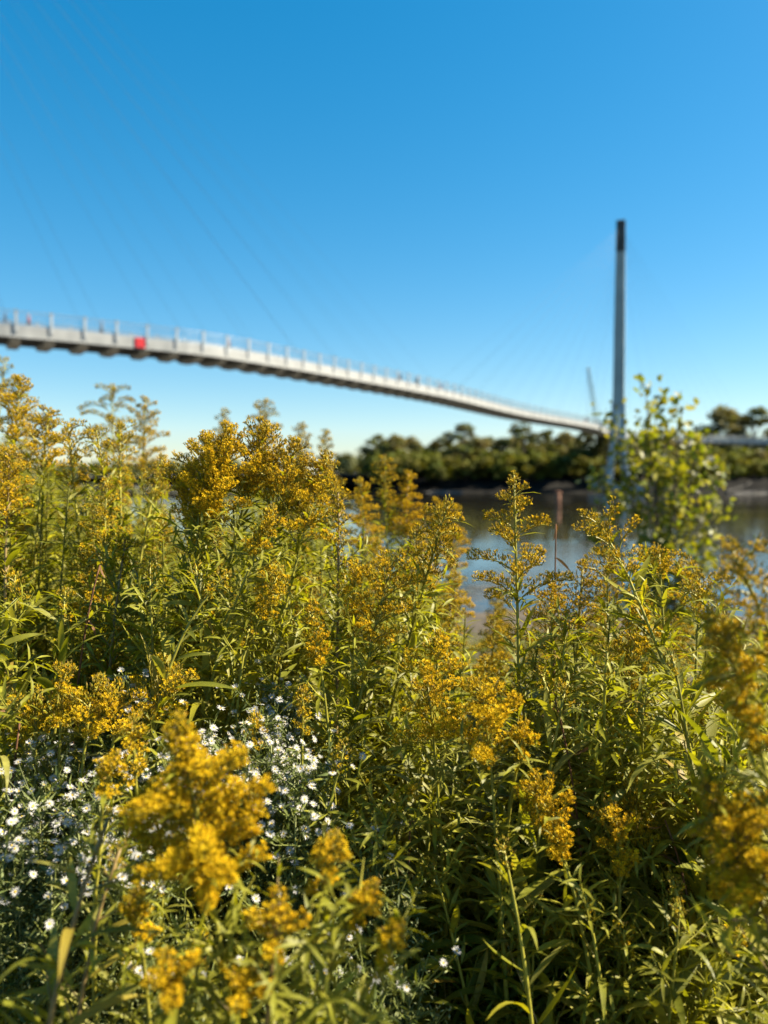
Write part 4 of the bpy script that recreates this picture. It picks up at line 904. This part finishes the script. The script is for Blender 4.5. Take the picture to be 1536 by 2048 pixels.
# ------------------------------------------------------------------ white asters
def aster_flower(seed, open_, nr=17):
    rng = np.random.default_rng(seed); v = []; t = []; c = []
    v.append((0, 0, -.35)); c.append((.14, .17, .05))
    for j in range(5): a = j*2*PI/5; v.append((.13*math.cos(a), .13*math.sin(a), 0)); c.append((.16, .19, .05))
    for j in range(5): t.append((0, 1+(j+1) % 5, 1+j))
    v.append((0, 0, .2)); c.append((.55, .36, .03)); k = len(v)-1
    for j in range(5): v.append((.27*math.cos(j*2*PI/5), .27*math.sin(j*2*PI/5), .10)); c.append((.62, .45, .05))
    for j in range(5): t.append((k, k+1+j, k+1+(j+1) % 5))
    for j in range(nr):
        a = j*2*PI/nr+rng.normal(0, .06); o_ = open_+rng.normal(0, .12); ln = rng.uniform(.85, 1.1)
        ca_, sa = math.cos(a), math.sin(a); w = .11
        def pt(r, off, zz): return (r*ca_-off*sa, r*sa+off*ca_, zz)
        r1, z1 = .14+.5*ln*math.sin(o_), .5*ln*math.cos(o_); r2, z2 = .14+ln*math.sin(o_+.12), ln*math.cos(o_+.12)
        i0 = len(v); v += [pt(.14, -.03, 0), pt(.14, .03, 0), pt(r1, -w, z1), pt(r1, w, z1), pt(r2, 0, z2)]; c += [(.52, .51, .48)]*5
        t += [(i0, i0+1, i0+3), (i0, i0+3, i0+2), (i0+2, i0+3, i0+4)]
    return mesh('aster_flower', np.array(v), np.array(t), np.array(c), [M_aster], smooth=False)
AF = [aster_flower(1, 1.45), aster_flower(2, 1.15), aster_flower(3, .75, 14), aster_flower(4, 1.35)]
def aster(label, px, py, d, wid, nfl, seed, group):
    rng = np.random.default_rng(seed); top = at(px, py, d); z0 = float(gz(top[0], top[1]))-.02
    base = np.array([top[0], top[1]+.05, z0]); o = thing('aster', label, 'aster', base, group); H = top[2]-z0
    gs, gl = Geo(), Geo(); ends = []
    bot = .42 if H > .5 else .2
    stems = []
    for k in range(5):
        e = np.array([rng.uniform(-.5, .5)*wid, rng.uniform(-.4, .4)*wid, H-.03-rng.uniform(0, .05)]); m = e*[.4, .4, .5]+rng.normal(0, .01, 3)
        P = qbez(np.zeros(3), m, e, 12); gs.tube(P, np.linspace(.0022, .0010, 12), 4, (.15, .16, .04)); stems.append(P)
        for q in range(40):
            u = rng.uniform(bot, 1) if q % 3 == 0 else rng.uniform(1-.17/H, 1); p = np.array([np.interp(u*11, range(12), P[:, j]) for j in range(3)])
            dd = nz(rng.normal(size=3)*[1, 1, .5]+[0, 0, .45]); ln = rng.uniform(.03, .085)*(1.3-.6*u)
            e2 = p+dd*ln+[0, 0, ln*.25]; gs.tube([p, p+dd*ln*.5, e2], [.0009, .0008, .0006], 3, (.15, .17, .04), cap=False)
            if e2[2] > H-.20: ends.append((e2, dd))
            kk = 8; uu = rng.uniform(.1, 1, (kk, 1)); pos = p*(1-uu)+e2*uu
            v, t = instance(DIA[0], DIA[1], pos, frames(rng.normal(size=(kk, 3)), rng), rng.uniform(.008, .022, kk))
            gl.add(v, t, np.array((.105, .13, .035))*rng.uniform(.7, 1.4))
            v, t = instance(FT[2][0], FT[2][1], np.repeat(e2[None], 2, 0)+rng.normal(0, .008, (2, 3)), frames(rng.normal(size=(2, 3))+[0, 0, 1], rng), rng.uniform(.005, .009, 2))
            gl.add(v, t, np.array((.22, .24, .10)))
    obj('stems', gs.mesh('aster_stems', [M_stem]), o)
    obj('foliage', gl.mesh('aster_foliage', [M_asterleaf]), o, kind='stuff')
    rng.shuffle(ends)
    for e2, dd in sorted(ends, key=lambda q: -q[0][2])[:nfl]:
        n_ = nz(dd*.35+np.array([.4, -.4, .8])+rng.normal(0, .25, 3)); R = frames(n_[None], rng)[0]
        obj('flower', AF[int(rng.integers(4))], o, mat4(R, e2, rng.uniform(.0045, .0060)))
AS = [('topmost white aster clump right of the ochre band', 425, 1408, 1.08, .15, 30), ('white aster clump left of the thin dark ochre spike', 480, 1440, 1.02, .14, 30),
      ('small white aster clump at the dark gap right of centre-left', 578, 1385, 1.12, .08, 18), ('white aster clump under the thin dark ochre spike', 575, 1475, 1.02, .12, 30),
      ('lower right white aster clump above the largest plume', 560, 1545, .98, .14, 26), ('white aster clump just right of the largest plume tip', 440, 1510, 1.0, .12, 24),
      ('white asters peeping over the ochre band', 225, 1372, 1.10, .07, 12), ('white aster clump at the left edge under the ochre band', 30, 1490, 1.02, .12, 24),
      ('broad white aster clump below the middle of the ochre band', 150, 1495, 1.0, .15, 34), ('white aster clump left of the largest plume tip', 300, 1500, 1.0, .12, 24),
      ('second white aster clump from the left edge, lower row', 100, 1580, .96, .13, 26), ('white aster clump at the left edge, lower row', 15, 1600, .94, .12, 22),
      ('white aster clump left of the largest plume, lower row', 255, 1590, .94, .13, 24), ('sparse white asters at the left edge below the lower row', 45, 1680, .90, .14, 14),
      ('sparse white asters left of the dark gold tuft', 170, 1690, .90, .14, 14), ('white asters at bottom centre right of the largest plume', 690, 1925, .86, .10, 16),
      ('white asters between the lowest gold tufts at the bottom', 600, 1860, .86, .10, 10), ('few white asters at the bottom edge right of the tufts', 770, 1990, .86, .09, 8),
      ('shaded white asters at the bottom under the largest plume', 290, 1935, .82, .09, 10), ('few white asters under the right side of the largest plume', 735, 1745, .92, .08, 6)]
for i, (lab, px, py, d, w, nf) in enumerate(AS):
    aster(lab, px, py-18, d-.09, w, int(nf*(2.8 if i < 15 else 1.2)), 900+i, 'white asters in the thicket')

# ------------------------------------------------------------------ low dark undergrowth and dry stalks
g = Geo(); rng = np.random.default_rng(8)
for i in range(9000):
    x = rng.uniform(-1.7, 1.7); y = rng.uniform(.45, 2.6); z0 = float(gz(x, y)); h = rng.uniform(.3, .95)*(1 if y > .8 else .75)
    le = rng.normal(0, .12, 2); w = rng.uniform(.0014, .0034); a = rng.uniform(0, PI); dx, dy = math.cos(a)*w, math.sin(a)*w
    b0 = np.array([x, y, z0]); m = b0+[le[0]*.4, le[1]*.4, h*.6]; e = b0+[le[0], le[1], h]
    v = [b0-[dx, dy, 0], b0+[dx, dy, 0], m-[dx, dy, 0], m+[dx, dy, 0], e]
    c = np.array([(.20, .18, .05), (.26, .19, .08), (.14, .16, .03), (.32, .25, .13)][int(rng.integers(4))])
    g.add(v, [(0, 1, 3), (0, 3, 2), (2, 3, 4)], c*rng.uniform(.6, 1.1))
obj('undergrowth', g.mesh('undergrowth', [M_dry]), label='tangle of dry grass and thin stems under the goldenrods', category='grass', kind='stuff')
g = Geo(); rng = np.random.default_rng(9)      # leafy scrub on the slope down to the river
for i in range(5200):
    x = rng.uniform(-9, 8); y = rng.uniform(3.2, 12); z0 = float(gz(x, y)); h = rng.uniform(.12, .5)*(1-.03*y)
    if -0.2 < (x/y - .15) < .06 and y > 5: h *= .8
    k = 5; pos = np.array([x, y, z0+h*.5])+rng.normal(0, .09, (k, 3))*[1, 1, h*2]
    v, t = instance(DIA[0], DIA[1], pos, frames(rng.normal(size=(k, 3)), rng), rng.uniform(.08, .2, k))
    g.add(v, t, np.array((.10, .125, .022))*rng.uniform(.6, 1.4)*[rng.uniform(.9, 1.5), 1, 1])
obj('slope_scrub', g.mesh('slope_scrub', [M_foliage]), label='low green scrub on the slope down to the water', category='scrub', kind='stuff')
def dry_stalk(label, tip, low, seed):
    rng = np.random.default_rng(seed); tip = at(*tip); low = at(*low); base = np.array([low[0]+(low-tip)[0]*.3, low[1], float(gz(low[0], low[1]))])
    o = thing('dead_stalk', label, 'dry stalk', base, 'dead stalks'); P = qbez(base, low, tip, 18)-base
    g = Geo(); g.tube(P, np.linspace(.0028, .0012, 18), 5, (.17, .085, .045)); obj('stem', g.mesh('dead_stem', [M_dry]), o)
    for k in range(5):
        p = P[17-2*k]; d = nz(rng.normal(size=3)+[0, 0, -.6]); zz = nz(np.cross(d, rng.normal(size=3))); R = np.stack([np.cross(d, zz), d, zz], 1)
        me = mesh('dead_leaf', LT[7][0], LT[7][1], np.broadcast_to(np.array((.20, .11, .055)), (len(LT[7][0]), 3)), [M_dry]); obj('leaf', me, o, mat4(R, p, rng.uniform(.025, .05)))
dry_stalk('thin brown dead stalk against the river right of the slender goldenrod', (1112, 1048, 1.4), (1110, 1180, 1.38), 1)
dry_stalk('reddish dead stalk in the lower right corner', (1180, 1960, .92), (1185, 2030, .92), 2)
dry_stalk('brown dead stalk in the dark gap at bottom centre', (820, 1640, 1.0), (815, 1850, 1.0), 3)
dry_stalk('brown dead stalk at far left among the leaves', (40, 1440, .95), (20, 1640, .95), 4)

def grass_clump(label, px, py, d, n_, seed):
    rng = np.random.default_rng(seed); tp = at(px, py, d); z0 = float(gz(tp[0], d)); H = tp[2]-z0
    o = thing('grass_clump', label, 'grass', (tp[0], d, z0), 'arching grass clumps'); g = Geo()
    for k in range(n_):
        a = rng.uniform(0, 2*PI); O = np.array([math.cos(a), math.sin(a), 0]); hh = H*rng.uniform(.8, 1.05); sp = rng.uniform(.06, .22); w = rng.uniform(.0022, .004)
        u = np.linspace(0, 1, 9)[:, None]; P = O*sp*u**2.2 + np.array([0, 0, 1.0])*hh*(u-.28*u**4*rng.uniform(.3, 1.3)) + rng.normal(0, .01, 3)*[1, 1, 0]
        S = np.array([-math.sin(a), math.cos(a), 0])*w*np.array([1, 1, 1, 1, .95, .85, .65, .4, .05])[:, None]
        v = np.stack([P-S, P+[0, 0, -.001], P+S], 1).reshape(-1, 3); t = []
        for i in range(8):
            for j in (0, 1): b0 = i*3+j; t += [(b0, b0+1, b0+4), (b0, b0+4, b0+3)]
        g.add(v, t, np.array([(.18, .18, .022), (.23, .20, .04), (.14, .15, .02), (.30, .23, .08)][int(rng.integers(4))])*rng.uniform(.8, 1.2))
    obj('blades', g.mesh('grass_blades', [M_foliage]), o, kind='stuff')
for i, (lb, px, py, d) in enumerate([('arching grass clump below the big domed clump', 410, 1290, 1.08), ('arching grass clump at the left edge above the ochre band', 60, 1290, 1.06), ('arching grass clump right of the brown-tipped spire', 1400, 1420, 1.02),
      ('arching grass clump in the lower right corner', 1480, 1780, .86), ('arching grass clump at bottom right of centre', 1080, 1740, .92), ('arching grass clump at the lower left edge', 40, 1760, .80)]):
    grass_clump(lb, px, py, d, 13, 700+i)
dry_stalk('bent tan dead stalk right of the plump lower right plume', (1330, 1640, .95), (1380, 1820, .94), 5)
dry_stalk('brown dead stalk crossing the leaves left of the brown-tipped spire', (1110, 1400, 1.0), (1150, 1600, 1.0), 6)
dry_stalk('grey-brown dead stalk in the left mass above the ochre band', (200, 1130, 1.1), (160, 1330, 1.1), 7)

# ------------------------------------------------------------------ sapling by the water
def sapling():
    rng = np.random.default_rng(42); d = 5.6; bp0 = at(1325, 1300, d); base = np.array([bp0[0], d, float(gz(bp0[0], d))-.05])
    o = thing('sapling', 'blurred bushy green sapling in front of the far pylon foot', 'sapling', base)
    v = []; t = []
    k = 10
    for j in range(k):
        a = j*2*PI/k; r = .5*(1-.15*math.cos(a)); v.append((r*.62*math.sin(a), .5-r*math.cos(a)*1.05+.0, .06*abs(math.sin(a))))
    v.append((0, .5, 0))
    for j in range(k): t.append((k, (j+1) % k, j))
    lm = [mesh('sapling_leaf_%d' % q, np.array(v)*[1, 1, s_], t, mats=[M_sap]) for q, s_ in enumerate((1, -1.5, 2.5))]
    tips = [(1290, 775, 0), (1310, 800, .1), (1222, 830, -.05), (1365, 815, .1), (1395, 880, 0), (1435, 930, .15), (1200, 960, -.1), (1330, 860, .2), (1270, 880, -.15), (1430, 1020, -.1), (1195, 1060, .1), (1350, 940, -.2)]
    spots = []
    for i, (px, py, dd) in enumerate(tips):
        e = at(px, py, d+dd)-base; m = e*[.35, .35, .5]+rng.normal(0, .03, 3); P = qbez(np.zeros(3), m, e, 16)
        g = Geo(); g.tube(P, np.linspace(.014 if i else .022, .003, 16), 6); obj('trunk' if i == 0 else 'branch', g.mesh('sapling_branch', [M_bark], col=False), o)
        H = np.linalg.norm(e)
        for q in range(25):
            u = rng.uniform(.3, 1)**.8; p = P[min(15, int(u*15.99))]; dirn = nz(rng.normal(size=3)+[0, 0, .2]); tl = rng.uniform(.02, .16)*(1.2-u*.9)
            spots.append((p+dirn*tl, dirn, p))
    g = Geo()
    for p, dirn, q0 in spots: g.tube([q0, (q0+p)/2+rng.normal(0, .006, 3), p], [.0032, .0024, .0014], 3, cap=False)
    obj('twigs', g.mesh('sapling_twigs', [M_bark], col=False), o, kind='stuff')
    for p, dirn, q0 in spots:
        dd = nz(dirn+[0, 0, -.5]+rng.normal(0, .3, 3)); zz = nz(np.cross(dd, rng.normal(size=3))); R = np.stack([np.cross(dd, zz), dd, zz], 1)
        obj('leaf', lm[int(rng.integers(3))], o, mat4(R, p, rng.uniform(.048, .08)))
    k = 2300; pos = []
    for q in range(k):
        p, dirn, q0 = spots[int(rng.integers(len(spots)))]; f_ = rng.uniform(0, 1.1); pos.append(q0*(1-f_)+p*f_+rng.normal(0, .045, 3))
    v_, t_ = instance(np.array(v), np.array(t), np.array(pos), frames(rng.normal(size=(k, 3)), rng), rng.uniform(.038, .066, k))
    cc = np.array([(.13, .16, .018), (.17, .185, .022), (.21, .195, .028), (.18, .18, .025), (.25, .245, .19)])[rng.integers(0, 5, k)]
    obj('small_leaves', mesh('sapling_small_leaves', v_, t_, np.repeat(cc, len(v), 0), [M_foliage]), o, kind='stuff')
sapling()
